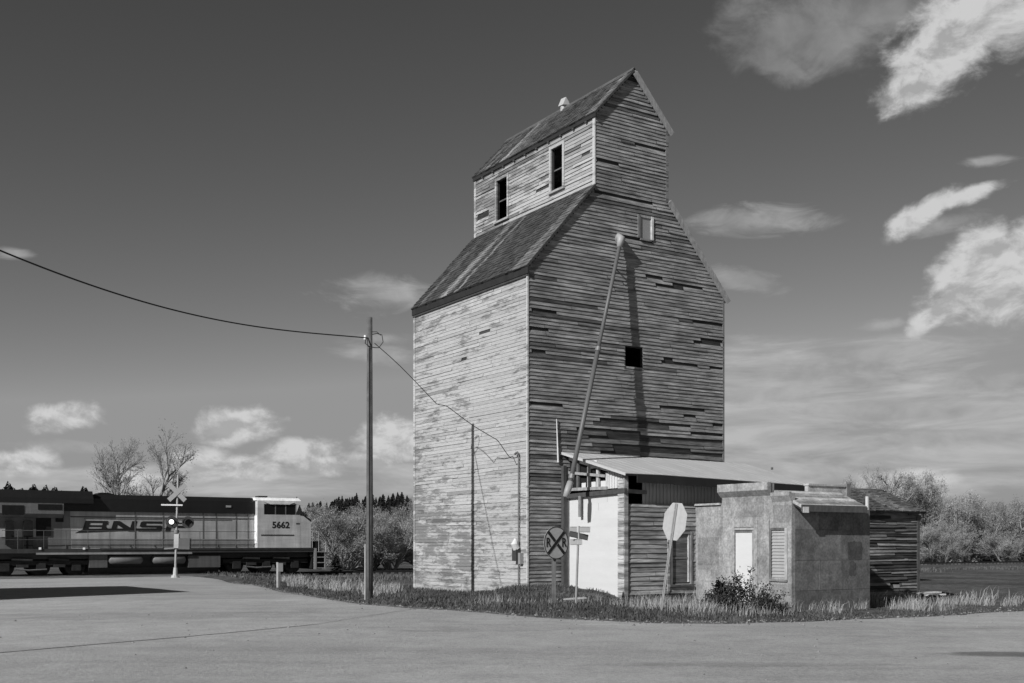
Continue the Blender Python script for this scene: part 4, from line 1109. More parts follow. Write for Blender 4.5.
    for px in (18, 44, 66, 88, 110, 135, 163, 200, 218, 236): x = X(px); m.tube([(x,rail_y,dk),(x,rail_y,2.52)], .018, 5, .06)
    m.tube([(X(2),rail_y,2.52),(X(256),rail_y,2.52)], .018, 5, .10); m.tube([(X(2),rail_y,2.02),(X(256),rail_y,2.02)], .014, 5, .08)
    for px in (312.5, 319, 326): x = X(px); m.tube([(x,rail_y,1.3),(x,rail_y,2.5 if px < 325 else 1.9)], .024, 6, .28)
    m.tube([(X(312.5),rail_y,2.5),(X(319),rail_y,2.5),(X(326),rail_y,1.9)], .022, 6, .28); m.build('handrail', M_PAINT, lo)
    for px in (40, 84): a = lp(px, 548.5, -1.54); m = MB(); m.box(a[0]-.06, a[0]+.06, -1.56, -1.537, a[1]-.06, a[1]+.06, .95); m.build('step_light', M_SIGN, lo)
    # tanks and boxes between the trucks
    m = MB(); m.box(X(90), X(108), -1.35, 1.2, .45, 1.18, .09); m.build('battery_box', M_PAINT, lo)
    m = MB(); m.box(X(189), X(221), -1.38, 1.2, .40, 1.10, .085); m.build('battery_box', M_PAINT, lo)
    m = MB(); m.prism([(X(90),-1.2,.44),(X(90),-1.0,.12),(X(90),1.0,.12),(X(90),1.2,.44)], (X(221)-X(90),0,0), .03); m.box(X(108)+.02, X(189)-.02, -.9, 1.2, .42, 1.15, .03); m.build('fuel_tank', M_PAINT, lo)
    for pa, pb in ((109,144),(153,187)):
        m = MB(); x0, x1 = X(pa), X(pb); m.tube([(x0,-1.22,.88),(x0+.12,-1.22,.88),(x1-.12,-1.22,.88),(x1,-1.22,.88)], [.10,.25,.25,.10], 14, .15); m.build('air_tank', M_PAINT, lo, True)
    # trucks
    for cx_, nm in ((X(42), 0), (X(268), 1)):
        m = MB()
        m.box(cx_-2.7, cx_+2.7, -1.16, -1.0, .62, .86, .05); m.box(cx_-2.7, cx_+2.7, 1.0, 1.16, .62, .86, .05)
        for dx in (-1.85, 0, 1.85): m.box(cx_+dx-.24, cx_+dx+.24, -1.22, -1.02, .30, .74, .045)
        for dx in (-.95, .95): m.box(cx_+dx-.3, cx_+dx+.3, -1.24, -1.0,   .50, .66, .06); m.tube([(cx_+dx-.55,-1.25,.96),(cx_+dx+.5,-1.25,.9)], .09, 8, .07)
        m.box(cx_-2.3, cx_+2.3, -.9, .9, .5, 1.1, .02)
        m.tube([(cx_-1.3,-1.2,.42),(cx_-.6,-1.24,.34),(cx_+.3,-1.2,.38)], .05, 6, .2)
        tk = m.build('truck', M_UNDER, lo)
        for dx in (-1.85, 0, 1.85):
            for sy in (-.76, .76):
                w = MB(); w.tube([(cx_+dx,sy-.07,.53),(cx_+dx,sy+.03,.53)], [.53,.53], 24, .07); w.tube([(cx_+dx,sy+.03,.53),(cx_+dx,sy+.07,.53)], [.57,.57], 24, .07); w.tube([(cx_+dx,sy-.10,.53),(cx_+dx,sy-.07,.53)], [.18,.22], 12, .05)
                w.build('wheel', M_UNDER, tk)
    m = MB(); m.tube([(X(313)+.3,0,.85),(X(313)+1.0,0,.85)], .12, 8, .05); m.box(X(313)+.9, X(313)+1.15, -.16, .16, .65, 1.0, .05); m.build('coupler', M_UNDER, lo)
    m = MB(); m.box(X(262), X(271), -.9, -.3, zc+.03, zc+.12, .03); m.tube([(xcab1-.1,-1.2,zc-.1),(xcab1-.1,-1.2,zc+.1)], .04, 6, .1); m.build('roof_antenna', M_PAINT, lo)
locomotive()

# ------------------------------------------------------------------ building beyond the left edge (it throws the shadow across the road)
tip = Vector(unproj(190, 592)); Hh = 5.0
cA = tip + Vector((SUN_H.x, SUN_H.y))*(Hh - float(H(*tip)))/TAN_EL
st_ = thing('storage_building', 'plain flat roofed storage building standing left of the crossing road', 'building', (cA.x, cA.y, 0), PHI)
mb = MB()
lenL = 9.4; wd = 9.0
mb.box(-wd, 0, 0, lenL, -.4, Hh-.14, .3)
for k in range(24): mb.box(-wd-.01, .012, -.012, -.001, .2+k*.2, .21+k*.2, .22)
mb.build('wall', M_BOARD, st_)
mb = MB(); mb.box(-wd-.05, .05, -.05, lenL+.05, Hh-.138, Hh, .12); mb.build('roof', M_METAL, st_)
mb = MB(); mb.box(.003,.04,2.0,4.6,.0,3.2,.45); mb.build('door', M_METAL, st_)
mb = MB(); mb.box(.003,.03,6.2,7.6,1.3,2.4,.04); w_ = mb.build('window', M_GLASS, st_)
mb = MB(); mb.box(.001,.05,6.1,6.2,1.2,2.5,.4); mb.box(.001,.05,7.6,7.7,1.2,2.5,.4); mb.box(.001,.05,6.202,7.598,2.402,2.5,.4); mb.box(.001,.05,6.202,7.598,1.2,1.298,.4); mb.build('frame', M_TIMBER, w_)

# ------------------------------------------------------------------ vegetation
def blades(x, y, h, wdt, tone, lean=.35, seed=0, segs=2, wind=(.15,.05)):
    """curved grass blades: two stacked quads-as-triangles each"""
    g = np.random.default_rng(seed); n = len(x)
    z = ground_z(x, y)
    a = g.uniform(0, 2*np.pi, n); l = np.abs(g.normal(0, lean, n)); la = g.uniform(0, 2*np.pi, n)
    dx, dy = np.cos(a)*wdt/2, np.sin(a)*wdt/2
    tx = (np.cos(la)*l + wind[0])*h; ty = (np.sin(la)*l + wind[1])*h
    b0 = np.stack([x-dx, y-dy, z-.02], 1); b1 = np.stack([x+dx, y+dy, z-.02], 1)
    mx, my_ = x + tx*.35, y + ty*.35
    m0 = np.stack([mx-dx*.7, my_-dy*.7, z+h*.6], 1); m1 = np.stack([mx+dx*.7, my_+dy*.7, z+h*.6], 1)
    t = np.stack([x+tx, y+ty, z+h*(1-.25*l)], 1)
    V = np.stack([b0,b1,m1, b0,m1,m0, m0,m1,t], 1).reshape(-1,3)
    T = np.repeat(tone, 3)
    return V, T
def grass_obj(name, parts, label, cat):
    V = np.concatenate([p[0] for p in parts]); T = np.concatenate([p[1] for p in parts])
    me = fast_mesh(name, V, 3, T, M_GRASS)
    return tag(link(name, me), label, cat, None, 'stuff')

g = np.random.default_rng(3)
parts = []
# verge: short dark turf in a band along the road edge
def band(n, x0, x1, d0, d1, h0, h1, t0, t1, seed, wdt=.02, clump=1.2, thr=-.5, wind=(.1,.0), lean=.4):
    gg = np.random.default_rng(seed)
    x = gg.uniform(x0, x1, n); d = gg.uniform(d0, d1, n); y = edge_y(x) + d
    k = vn2(x, y, clump, seed) + .5*vn2(x, y, clump*3, seed+1); ok = k > thr
    x, y, k = x[ok], y[ok], k[ok]
    # keep out of the buildings
    lx = (x-C0.x)*R.x + (y-C0.y)*R.y; ly = (x-C0.x)*L.x + (y-C0.y)*L.y
    ins = ((lx > -.05) & (lx < W+.05) & (ly > -.05) & (ly < D)) | ((lx > XS-.1) & (lx < 7.5) & (ly > -PS-.02) & (ly < .1)) | ((lx > XE-.1) & (lx < XE+QW+.05) & (ly > -PS-P3-.05) & (ly < -PS)) | ((lx > XB0-.05) & (lx < XB1+.05) & (ly > YB0-.05) & (ly < YB1))
    x, y, k = x[~ins], y[~ins], k[~ins]
    h = gg.uniform(h0, h1, len(x))*(1+.7*k); t = gg.uniform(t0, t1, len(x))*(1+.5*k)
    return blades(x, y, np.maximum(h, .02), np.full(len(x), wdt)*gg.uniform(.6,1.3,len(x)), np.maximum(t,.01), lean, seed, 2, wind)
parts = [band(26000, -13, 3.6, -.12, 2.2, .02, .09, .05, .13, 61, .02, 1.0, -.28, (.1,0), .6),
         band(26000, -3.0, 4.6, .1, 7.5, .02, .12, .045, .14, 62, .02, .9, -.3, (.1,0), .6),
         band(13000, 3.4, 15, -.15, 1.6, .02, .07, .05, .14, 63, .018, 1.3, -.2, (.1,0), .6),
         band(9000, -14, -3, 1.5, 9, .06, .16, .05, .11, 64, .03, .6, 0.0)]
grass_obj('verge_grass', parts, 'short dark grass along the gravel road verge', 'grass')
parts = [band(6000, 6.9, 15, .7, 2.4, .10, .32, .2, .42, 71, .010, 2.2, .18, (.25,.0), .5),
         band(2200, 9, 26, 1.0, 5, .12, .36, .20, .40, 72, .016, .8, .12, (.2,0), .5),
         band(8000, -10.5, -3.2, 1.2, 6.0, .10, .34, .2, .42, 73, .016, .8, .05, (.1,0), .5),
         band(500, 3.4, 6.0, .5, 1.5, .12, .36, .2, .4, 74, .010, 2.2, .1, (.1,0), .5),
         band(900, -1, 3.6, .6, 3.0, .08, .24, .16, .32, 75, .011, 2.0, .25, (.1,0), .6),
         band(500, 2.9, 4.3, .35, 1.3, .15, .5, .2, .4, 76, .010, 2.6, .15, (0,0), .6)]
def clump(x0, y0, n, h, r, seed, t0=.22, t1=.46, wdt=.011):
    gg = np.random.default_rng(seed)
    x = x0 + gg.normal(0, r, n); y = y0 + gg.normal(0, r*.7, n)
    y = np.minimum(y, y0 + .4)
    return blades(x, y, gg.uniform(.35, 1, n)*h, np.full(n, wdt), gg.uniform(t0, t1, n), .55, seed, 2, (.05, 0))
for ci, (cx_, cy_, n_c, hh_, rr_c) in enumerate(((640,614,110,.45,.16),(652,612,130,.5,.18),(668,615,160,.42,.16),(681,613,120,.36,.2),(697,613,150,.55,.14),(704,616,110,.4,.16),(618,612,70,.3,.16),(790,612,120,.4,.14),(806,610,130,.5,.2),(840,609,160,.5,.25),(872,607,200,.5,.25),(905,605,160,.42,.3),(560,611,60,.25,.2),(590,608,60,.3,.2),(715,615,90,.3,.2),(775,617,90,.25,.2))):
    ax_, ay_ = unproj(cx_, cy_); parts.append(clump(ax_, ay_ + .25, n_c, hh_, rr_c, 500+ci))
grass_obj('dry_grass', parts, 'tall dry bleached grass standing before the sheds and pole', 'grass')
# rough field between the elevator and the rails, both sides
def field(n, k0, k1, d0, d1, h0, h1, t0, t1, seed, wdt, thr):
    gg = np.random.default_rng(seed); k = gg.uniform(k0, k1, n); d = gg.uniform(d0, d1, n)
    x = TRK0.x + R.x*k + L.x*d; y = TRK0.y + R.y*k + L.y*d
    c = vn2(x, y, .35, seed) + .6*vn2(x, y, 1.2, seed+3); ok = (c > thr) & (y > edge_y(x)+.3)
    x, y, c = x[ok], y[ok], c[ok]
    return blades(x, y, gg.uniform(h0,h1,len(x))*(1+.5*c), np.full(len(x), wdt), np.maximum(.01, gg.uniform(t0,t1,len(x))*(1+.6*c)), .4, seed)
parts = [field(26000, -6, 30, -26, -2.0, .08, .26, .06, .17, 81, .035, -.2), field(26000, 38, 95, -40, -6.0, .06, .2, .05, .14, 82, .05, -.2),
         field(6000, -6, 30, -8, -2.6, .05, .16, .12, .3, 83, .03, -.1), field(1200, 40, 100, -12, -5, .05, .14, .12, .26, 84, .05, 0.0)]
grass_obj('field_grass', parts, 'rough patchy grass covering the field below the rails', 'grass')
# loose stones along the verge and on the road
gg = np.random.default_rng(91); n = 2600
x = gg.uniform(-14, 13, n); d = gg.normal(0, .55, n) - .15; y = edge_y(x) + d
x2 = gg.uniform(-12, 12, 260); y2 = gg.uniform(12.5, 26, 260); ok = y2 < edge_y(x2)-.3; x = np.concatenate([x, x2[ok]]); y = np.concatenate([y, y2[ok]])
z = np.where(y < edge_y(x), H(x, y)+.004, ground_z(x, y)); s = gg.gamma(2.0, .006, len(x)) + .004; s = np.minimum(s, .05)
oct_ = np.array([(1,0,0),(0,1,0),(-1,0,0),(0,-1,0)]); V = []
for k in range(4):
    a, b = oct_[k], oct_[(k+1) % 4]
    for tip_ in ((0,0,.8),):
        tri = np.stack([np.stack([x+a[0]*s, y+a[1]*s, z], 1), np.stack([x+b[0]*s, y+b[1]*s, z], 1), np.stack([x+.2*s, y, z+s*.8], 1)], 1); V.append(tri)
V = np.stack(V, 1).reshape(-1, 3); T = np.repeat(gg.uniform(.1,.28,len(x)), 4)
tag(link('loose_stones', fast_mesh('loose_stones', V, 3, T, M_STONE)), 'small loose stones scattered over the gravel road', 'stones', None, 'stuff')

# twiggy trees ---------------------------------------------------------------
def twig_tree(seed, h, spread, stems=4, upright=.5, levels=4, kids=(5,5,5), leaf=0, leaf_size=.08, twig_tone=.25, trunk_tone=.16, leaf_tone=.14, trunk_r=.12, first=.15, lenf=.55, flop=0.0, dome=None):
    rnd = random.Random(seed); tr, cr = MB(), MB(); lv, lt = [], []
    def grow(p, d, ln, r, lvl):
        pts = [p]; q = p.copy(); dd = d.copy(); nseg = 4 if lvl < 2 else 3
        for i in range(nseg):
            dd = (dd + Vector((rnd.gauss(0,.14), rnd.gauss(0,.14), rnd.gauss(0,.10) + (.10*upright if lvl else 0) - flop*lvl*.05))).normalized()
            nq = q + dd*ln/nseg
            if dome and lvl >= 1:
                k_ = (nq.x**2 + nq.y**2)/dome[0]**2 + ((nq.z-dome[1])/dome[2])**2
                if k_ > rnd.uniform(.8, 1.12): nq = q + dd*ln/nseg*.12
            q = nq; pts.append(q.copy())
        rad = [max(.004, r*(1 - .65*i/nseg)) for i in range(nseg+1)]
        if lvl <= 1: tr.tube(pts, rad, 6 if lvl == 0 else 5, trunk_tone*rnd.uniform(.8,1.2), 0, False)
        else: cr.tube(pts, rad, 3, twig_tone*rnd.uniform(.6,1.35), 0, False)
        if lvl >= levels-1:
            for _ in range(leaf):
                c = pts[rnd.randint(1, nseg)] + Vector((rnd.gauss(0,.12), rnd.gauss(0,.12), rnd.gauss(0,.12)))
                u_ = Vector((rnd.gauss(0,1), rnd.gauss(0,1), rnd.gauss(0,1))).normalized(); v_ = u_.orthogonal().normalized(); s_ = leaf_size*rnd.uniform(.5,1.3)
                lv.extend([c-u_*s_, c+v_*s_*.5, c+u_*s_]); lt.append(leaf_tone*rnd.uniform(.5,1.5))
            return
        for k in range(kids[min(lvl, len(kids)-1)]):
            f = first + (1-first)*((k + rnd.random())/kids[min(lvl, len(kids)-1)])
            i = min(int(f*nseg), nseg-1); b = pts[i].lerp(pts[i+1], f*nseg-i)
            perp = dd.orthogonal().normalized(); ang = rnd.uniform(0, 2*math.pi); perp = Matrix.Rotation(ang, 3, dd) @ perp
            tilt = rnd.uniform(.45,.95)*(1-.35*upright)
            nd = (dd*math.cos(tilt) + perp*math.sin(tilt)).normalized()
            grow(b, nd, ln*lenf*rnd.uniform(.75,1.2)*(1.15-.45*f), rad[i]*.6, lvl+1)
    for s_ in range(stems):
        a = 2*math.pi*s_/max(stems,1) + rnd.uniform(-.5,.5); t = spread*rnd.uniform(.5,1.1) if stems > 1 else rnd.uniform(0,.06)
        d = Vector((math.cos(a)*t, math.sin(a)*t, 1)).normalized()
        grow(Vector((math.cos(a)*.15*(stems>1), math.sin(a)*.15*(stems>1), -.2)), d, h*rnd.uniform(.5,.66), trunk_r*rnd.uniform(.8,1.1), 0)
    tm = tr.mesh('trunk', M_BARK, True)
    if lv:
        o = len(cr.v)
        for i in range(0, len(lv), 3): cr.add(lv[i:i+3], [(0,1,2)], lt[i//3])
    cm = cr.mesh('crown', M_LEAF)
    hh = float(np.percentile([v[2] for v in cr.v], 96.5))
    return tm, cm, hh
def place_tree(name, label, cat, px, Y, h, meshes, group=None, rotz=0.0, wide=1.0, z=None):
    x = (px-CX)/F*Y; tm, cm, hh = meshes
    t = thing(name, label, cat, (x, Y, float(ground_z(x, Y)) if z is None else z), rotz, group)
    s = h/hh; t.scale = (s*wide, s*wide, s)
    link('trunk', tm, t); link('crown', cm, t); return t

bare = [twig_tree(101+k, 10, .3, 1, .65, 5, (15,8,6,4), 1, .05, .33, .24, .28, .13, .26, .48, .0, (2.3, 6.0, 4.0)) for k in range(2)]
willow = [twig_tree(201+k, 6.6, .85, 8, .6, 5, (9,7,6,4), 2, .055, .36, .26, .34, .10, .08, .52, .0, (3.4, 1.6, 4.4)) for k in range(3)]
def ht(py_top, Y, px): return EYE + (HZ-py_top)*Y/F - float(ground_z((px-CX)/F*Y, Y))
Y = 98
place_tree('bare_tree', 'bare slender tree behind the train, nearer to the dark locomotive rear', 'tree', 124, Y, ht(443,Y,124), bare[0], 'bare trees behind the train', .3, .9)
place_tree('bare_tree', 'bare slender tree behind the train, next to the crossing signal', 'tree', 147, Y+2, ht(441,Y+2,147), bare[1], 'bare trees behind the train', 3.6, 1.0)
place_tree('bare_tree', 'low bare scrubby tree rising left of the two bare trees', 'tree', 101, Y+6, ht(472,Y+6,101), bare[1], 'bare trees behind the train', 2.9)
# rounded willows beyond the rails
for lab, px, Y, top, k, wd_, rz_ in (('broad rounded grey willow left of the utility pole', 347, 92, 511, 0, 1.05, .2), ('broad grey willow seen between the utility pole and the elevator', 392, 94, 512, 1, 1.05, 1.1),
                                  ('small grey willow behind the nose of the locomotive', 322, 97, 522, 2, .9, 2.0), ('grey willow half hidden behind the left edge of the elevator', 424, 98, 514, 2, 1.0, 4.0), ('low grey willow filling in behind the utility pole', 370, 97, 517, 1, 1.1, 3.2)):
    place_tree('willow_tree', lab, 'tree', px, Y, ht(top,Y,px), willow[k], 'willows beyond the rails', rz_, wd_)
for lab, px, Y, top, k, wd_, rz_, nm in (('tall pale open willow rising right behind the dark shed roof', 897, 128, 479, 0, .75, .4, 'willow_tree'), ('tall pale willow right of the dark shed, second tallest of the right clump', 928, 131, 486, 1, .8, 1.7, 'willow_tree'),
                                  ('wide domed willow with pale trunk right of the dark shed', 965, 123, 506, 2, 1.15, 2.2, 'willow_tree'), ('wide domed willow near the right edge, fullest of the right clump', 994, 126, 505, 0, 1.1, 3.3, 'willow_tree'),
                                  ('low willow at the far right edge', 1026, 130, 524, 1, 1.1, 4.4, 'willow_tree'), ('low dense willow close beside the dark shed wall', 926, 118, 528, 2, 1.1, 5.1, 'willow_tree'), ('low willow between the shed and the domed willows', 945, 117, 530, 0, 1.2, 5.9, 'willow_tree'), ('low grey willow under the domed willows at the right', 1005, 119, 534, 1, 1.3, .9, 'willow_tree')):
    place_tree(nm, lab, 'tree', px, Y, ht(top,Y,px), willow[k], 'willows right of the sheds', rz_, wd_)

# conifers -------------------------------------------------------------------
def pine_mesh(seed, tone=.035):
    rnd = random.Random(seed); m = MB(); m.tube([(0,0,-.1),(0,0,.3),(0,0,.95)], [.025,.02,.004], 5, .06)
    n = 150
    for i in range(n):
        z = .12 + .86*(i/n)**.9; r = (.22*(1-z)**.8 + .02)*rnd.uniform(.6,1.25); a = rnd.uniform(0, 2*math.pi); w_ = .05*rnd.uniform(.6,1.4)*(1.2-z)
        d = Vector((math.cos(a), math.sin(a), 0)); s_ = Vector((-d.y, d.x, 0))
        p = Vector((0,0,z)); e = p + d*r + Vector((0,0,-.035*rnd.uniform(.2,2)))
        m.add([p + s_*w_*.3, p - s_*w_*.3, e*.6 + p*.4 - s_*w_ - Vector((0,0,.02)), e, e*.6 + p*.4 + s_*w_ + Vector((0,0,.015))], [(0,1,2,3,4)], tone*rnd.uniform(.5,1.6))
        m.add([p + Vector((0,0,.03)), e + s_*w_*.4, e*.5 + p*.5 + Vector((0,0,.05))], [(0,1,2)], tone*rnd.uniform(.5,1.4))
    return m.mesh('pine_tree', M_LEAF)
pines = [pine_mesh(301+k) for k in range(4)]
rp = random.Random(55)
def pine(px, Y, h, label, group, z=None, wide=1.0):
    x = (px-CX)/F*Y; o = link('pine_tree', pines[rp.randrange(4)]); tag(o, label, 'tree', group)
    o.location = (x, Y, (hill_z(x, Y) if z is None else z)-.2); o.scale = (h*wide, h*wide, h); o.rotation_euler = (0,0,rp.uniform(0,6.28)); return o
for i in range(150):
    px = rp.uniform(298, 436); Y = rp.uniform(330, 470)
    pine(px, Y, rp.choice((rp.uniform(2.5,4.5), rp.uniform(4, 6.6))), 'small dark pine on the hill beyond the grey willows', 'pines on the hill beyond the willows', None, rp.uniform(1.0,1.7))
for i in range(34):
    px = rp.uniform(985, 1060); Y = rp.uniform(380, 470)
    pine(px, Y, rp.uniform(3, 5), 'tiny dark pine on the far hill behind the right hand willows', 'pines on the hill at the right', None, rp.uniform(.8,1.3))
for i, (px, top) in enumerate(((3,489),(9,483.5),(14,489.5),(21,490),(33,485.5),(45,487),(55,488.5),(84,488),(-8,486),(62,492))):
    Y = 150 + (i*7) % 23; x = (px-CX)/F*Y; z0 = float(ground_z(x, Y))
    pine(px, Y, EYE + (HZ-top+2.5)*Y/F - z0, 'dark pine whose tip shows above the roof of the train', 'pines behind the train', z0, 1.6)
xj = (336-CX)/F*84; o = pine(336, 84, 1.6, 'small dark juniper bush beside the willows at the rails', None, float(ground_z(xj, 84)), 1.8); o.name = 'juniper_bush'

# leafy bush before the office door -----------------------------------------
def bush(px, Y, w, h, label, seed, n=1500, tone=.055, leaf=.045):
    rnd = random.Random(seed); x = (px-CX)/F*Y; t = thing('leafy_bush', label, 'bush', (x, Y, float(ground_z(x, Y))))
    sm, lm = MB(), MB()
    for k in range(26):
        bx = rnd.uniform(-.5,.5)*w; hh = h*(1-.55*abs(bx)/(w*.5))*rnd.uniform(.55,1.05); by = rnd.uniform(-.22,.22)
        p = Vector((bx*.75, by, -.05)); pts = [p]; 
        for i in range(4): p = p + Vector((bx*.08+rnd.gauss(0,.03), rnd.gauss(0,.03), hh/4)); pts.append(p.copy())
        sm.tube(pts, [.012,.01,.008,.006,.003], 4, .06, 0, False)
        for j in range(n//26):
            f = rnd.uniform(.08, 1); i = min(int(f*4), 3); c = pts[i].lerp(pts[i+1], f*4-i) + Vector((rnd.gauss(0,.05), rnd.gauss(0,.05), rnd.gauss(0,.04)))
            u_ = Vector((rnd.gauss(0,1), rnd.gauss(0,1), rnd.gauss(0,.8)+.5)).normalized(); v_ = u_.orthogonal().normalized(); v_ = Matrix.Rotation(rnd.uniform(0,6.28), 3, u_) @ v_; s_ = leaf*rnd.uniform(.6,1.4)
            lm.add([c, c + u_*s_*.6 + v_*s_*.35, c + u_*s_*1.2, c + u_*s_*.6 - v_*s_*.35], [(0,1,2,3)], tone*rnd.uniform(.45,1.6))
    sm.build('stems', M_BARK, t); lm.build('foliage', M_LEAF, t); return t
bush(744, 25.6, 1.5, 1.15, 'dark leafy bush growing before the white office door', 1, 5200)
bush(764, 25.45, .95, .62, 'low dark leafy bush right of the bush before the door', 2, 2400)
bush(721, 25.7, .75, .85, 'sparse dark bush left of the bush before the door', 3, 1800)

# planks lying in the grass, dead stalks
def plank(pxa, pya, pxb, pyb, label, zoff=.22, w=.16, tone=.4):
    a = unproj(pxa, pya+6); b = unproj(pxb, pyb+6)
    za, zb_ = float(ground_z(*a))+zoff, float(ground_z(*b))+zoff
    m = MB(); m.beam((a[0],a[1],za), (b[0],b[1],zb_), w, .035, (0,0,1), tone); return tag(m.build('plank', M_TIMBER), label, 'plank')
def plank_at(x, y, ang, ln, label, w=.2, tone=.4, lift=.14, n=1):
    d = Vector((math.cos(ang), math.sin(ang), 0))*ln/2; z = float(ground_z(x, y)) + lift
    m = MB(); m.beam(Vector((x,y,z))-d, Vector((x,y,z+.03))+d, w, .035, (0,0,1), tone)
    return tag(m.build('plank', M_TIMBER), label, 'plank')
Yp = 26.3
plank_at((572-CX)/F*Yp, Yp, .25, .68, 'pale weathered plank lying in the grass between the round sign and the thin pole', .14, .42, .16)
plank_at((926-CX)/F*31, 31, .3, .8, 'pale weathered plank lying in dry grass right of the dark shed', .3, .45, .22)
plank_at((935-CX)/F*31.4, 31.4, -.2, .55, 'short pale board lying beyond the plank near the dark shed', .25, .4, .16)

# ------------------------------------------------------------------ sky
wd_ = bpy.data.worlds.new('World'); scene.world = wd_; wd_.use_nodes = True
nt = wd_.node_tree; bg = nt.nodes['Background']
sky = nt.nodes.new('ShaderNodeTexSky'); sky.sky_type = 'NISHITA'; sky.sun_disc = False
sky.sun_elevation = SUN_EL
az_sun = math.atan2(SUN_H.x, SUN_H.y)                    # clockwise from +Y
sky.sun_rotation = az_sun; sky.altitude = 900; sky.air_density = 1.0; sky.dust_density = .6; sky.ozone_density = 1.0
sep = nt.nodes.new('ShaderNodeSeparateColor'); nt.links.new(sky.outputs[0], sep.inputs[0])
STR = .10
red = math_node(nt, 'MULTIPLY', math_node(nt, 'POWER', sep.outputs[0], 1.425), .50); red = math_node(nt, 'MINIMUM', red, 3.0)                                      # a red-filtered black and white sky
tc = nt.nodes.new('ShaderNodeTexCoord'); sx = nt.nodes.new('ShaderNodeSeparateXYZ'); nt.links.new(tc.outputs['Generated'], sx.inputs[0])
az = math_node(nt, 'ARCTAN2', sx.outputs[0], sx.outputs[1])
hyp = math_node(nt, 'SQRT', math_node(nt, 'ADD', math_node(nt, 'MULTIPLY', sx.outputs[0], sx.outputs[0]), math_node(nt, 'MULTIPLY', sx.outputs[1], sx.outputs[1])))
el = math_node(nt, 'ARCTAN2', sx.outputs[2], hyp)
cmb = nt.nodes.new('ShaderNodeCombineXYZ'); nt.links.new(az, cmb.inputs[0]); nt.links.new(el, cmb.inputs[1])
AE = cmb.outputs[0]
SKY_GAIN = 1.0
def wnoise(scale, s, detail, rough, off=(0,0,0), dist=0.0):
    mp = nt.nodes.new('ShaderNodeMapping'); mp.inputs['Scale'].default_value = scale; mp.inputs['Location'].default_value = off; nt.links.new(AE, mp.inputs['Vector'])
    n = nt.nodes.new('ShaderNodeTexNoise'); n.inputs['Scale'].default_value = s; n.inputs['Detail'].default_value = detail; n.inputs['Roughness'].default_value = rough; n.inputs['Distortion'].default_value = dist
    nt.links.new(mp.outputs[0], n.inputs['Vector']); return n.outputs['Fac']
def ellipse(px, py, rx, ry, rot=0.0, gain=1.0):
    a0 = math.atan2(px-CX, F); e0_ = math.atan2(HZ-py, math.hypot(F, px-CX)); k = math.cos(a0)
    mp = nt.nodes.new('ShaderNodeMapping'); mp.vector_type = 'TEXTURE'
    mp.inputs['Location'].default_value = (a0, e0_, 0); mp.inputs['Rotation'].default_value = (0,0,math.radians(rot)); mp.inputs['Scale'].default_value = (rx/F*k*k, ry/F*k, 1)
    nt.links.new(AE, mp.inputs['Vector'])
    ln = nt.nodes.new('ShaderNodeVectorMath'); ln.operation = 'LENGTH'; nt.links.new(mp.outputs[0], ln.inputs[0])
    return math_node(nt, 'MULTIPLY', math_node(nt, 'SUBTRACT', 1.0, ln.outputs['Value']), gain)
def group(ells, k=1.0):
    v = None
    for e in ells:
        x = ellipse(*e)
        if k != 1.0: x = math_node(nt, 'MULTIPLY', x, k)
        v = x if v is None else math_node(nt, 'SMOOTH_MAX' if False else 'MAXIMUM', v, x)
    return v
def mixv(fac, a, b):
    n = nt.nodes.new('ShaderNodeMix'); n.data_type = 'FLOAT'; n.clamp_factor = True
    nt.links.new(fac, n.inputs[0])
    for i, x in ((2, a), (3, b)):
        if isinstance(x, (int, float)): n.inputs[i].default_value = x
        else: nt.links.new(x, n.inputs[i])
    return n.outputs[0]
nA = wnoise((1,1.5,1), 22, 9, .62, (3.1,.7,0), .35); nB = wnoise((1,1.6,1), 55, 7, .6, (1,5,0), .2); nS = wnoise((1,5,1), 9, 7, .6, (.3,2,0), .4)
nA2 = wnoise((1,1.5,1), 22, 9, .62, (3.1+.006,.7-.0135,0), .35)
nT = wnoise((1,3.2,1), 17, 9, .64, (2.2,.4,0), .6)
nL = wnoise((1,1.2,1), 26, 5, .55, (3.1+.02,.7-.02,0), .3)
relief = math_node(nt, 'MULTIPLY', math_node(nt, 'SUBTRACT', nA, nA2), 2.3)
def dens(v, noise, amp, lo, hi):
    s = math_node(nt, 'ADD', v, math_node(nt, 'MULTIPLY', math_node(nt, 'SUBTRACT', noise, .5), amp)); return map_range(nt, s, lo, hi, 0, 1, True)
val = red
SKYV = val
# soft bank low on the right and haze bands near the horizon
bank = dens(group([(860,400,240,62,-3), (960,440,200,60,0), (770,455,150,30,0), (600,470,260,34,0), (300,482,260,16,0), (40,484,160,16,0)], 2.0), nS, 1.6, -.25, .55)
val = mixv(math_node(nt, 'MULTIPLY', bank, .92), val, mixv(map_range(nt, nS, .38, .62, 0, 1), 3.2, 4.9))
# thin streaks
thin = dens(group([(752,221,92,17,-4), (745,281,46,13,-14), (372,352,58,13,-8), (386,294,74,21,3), (930,228,66,12,8), (10,252,26,8,0), (885,325,40,8,0), (380,338,40,8,0), (60,447,70,9,0), (990,160,36,7,0), (820,372,150,20,2), (985,384,70,16,0), (900,412,170,14,-2), (770,395,80,14,0), (930,440,120,12,0)]), nT, 2.0, .02, .9)
val = mixv(math_node(nt, 'MULTIPLY', thin, .85), val, mixv(map_range(nt, nL, .35, .7, 0, 1), 2.9, 4.3))
# high dim part of the large cloud
dim = dens(group([(810,28,120,54,-4), (775,62,52,22,-30), (870,10,110,40,0)]), nA, 1.5, .05, .75)
val = mixv(math_node(nt, 'MULTIPLY', dim, .8), val, mixv(map_range(nt, nL, .3, .7, 0, 1), 1.9, 3.2))
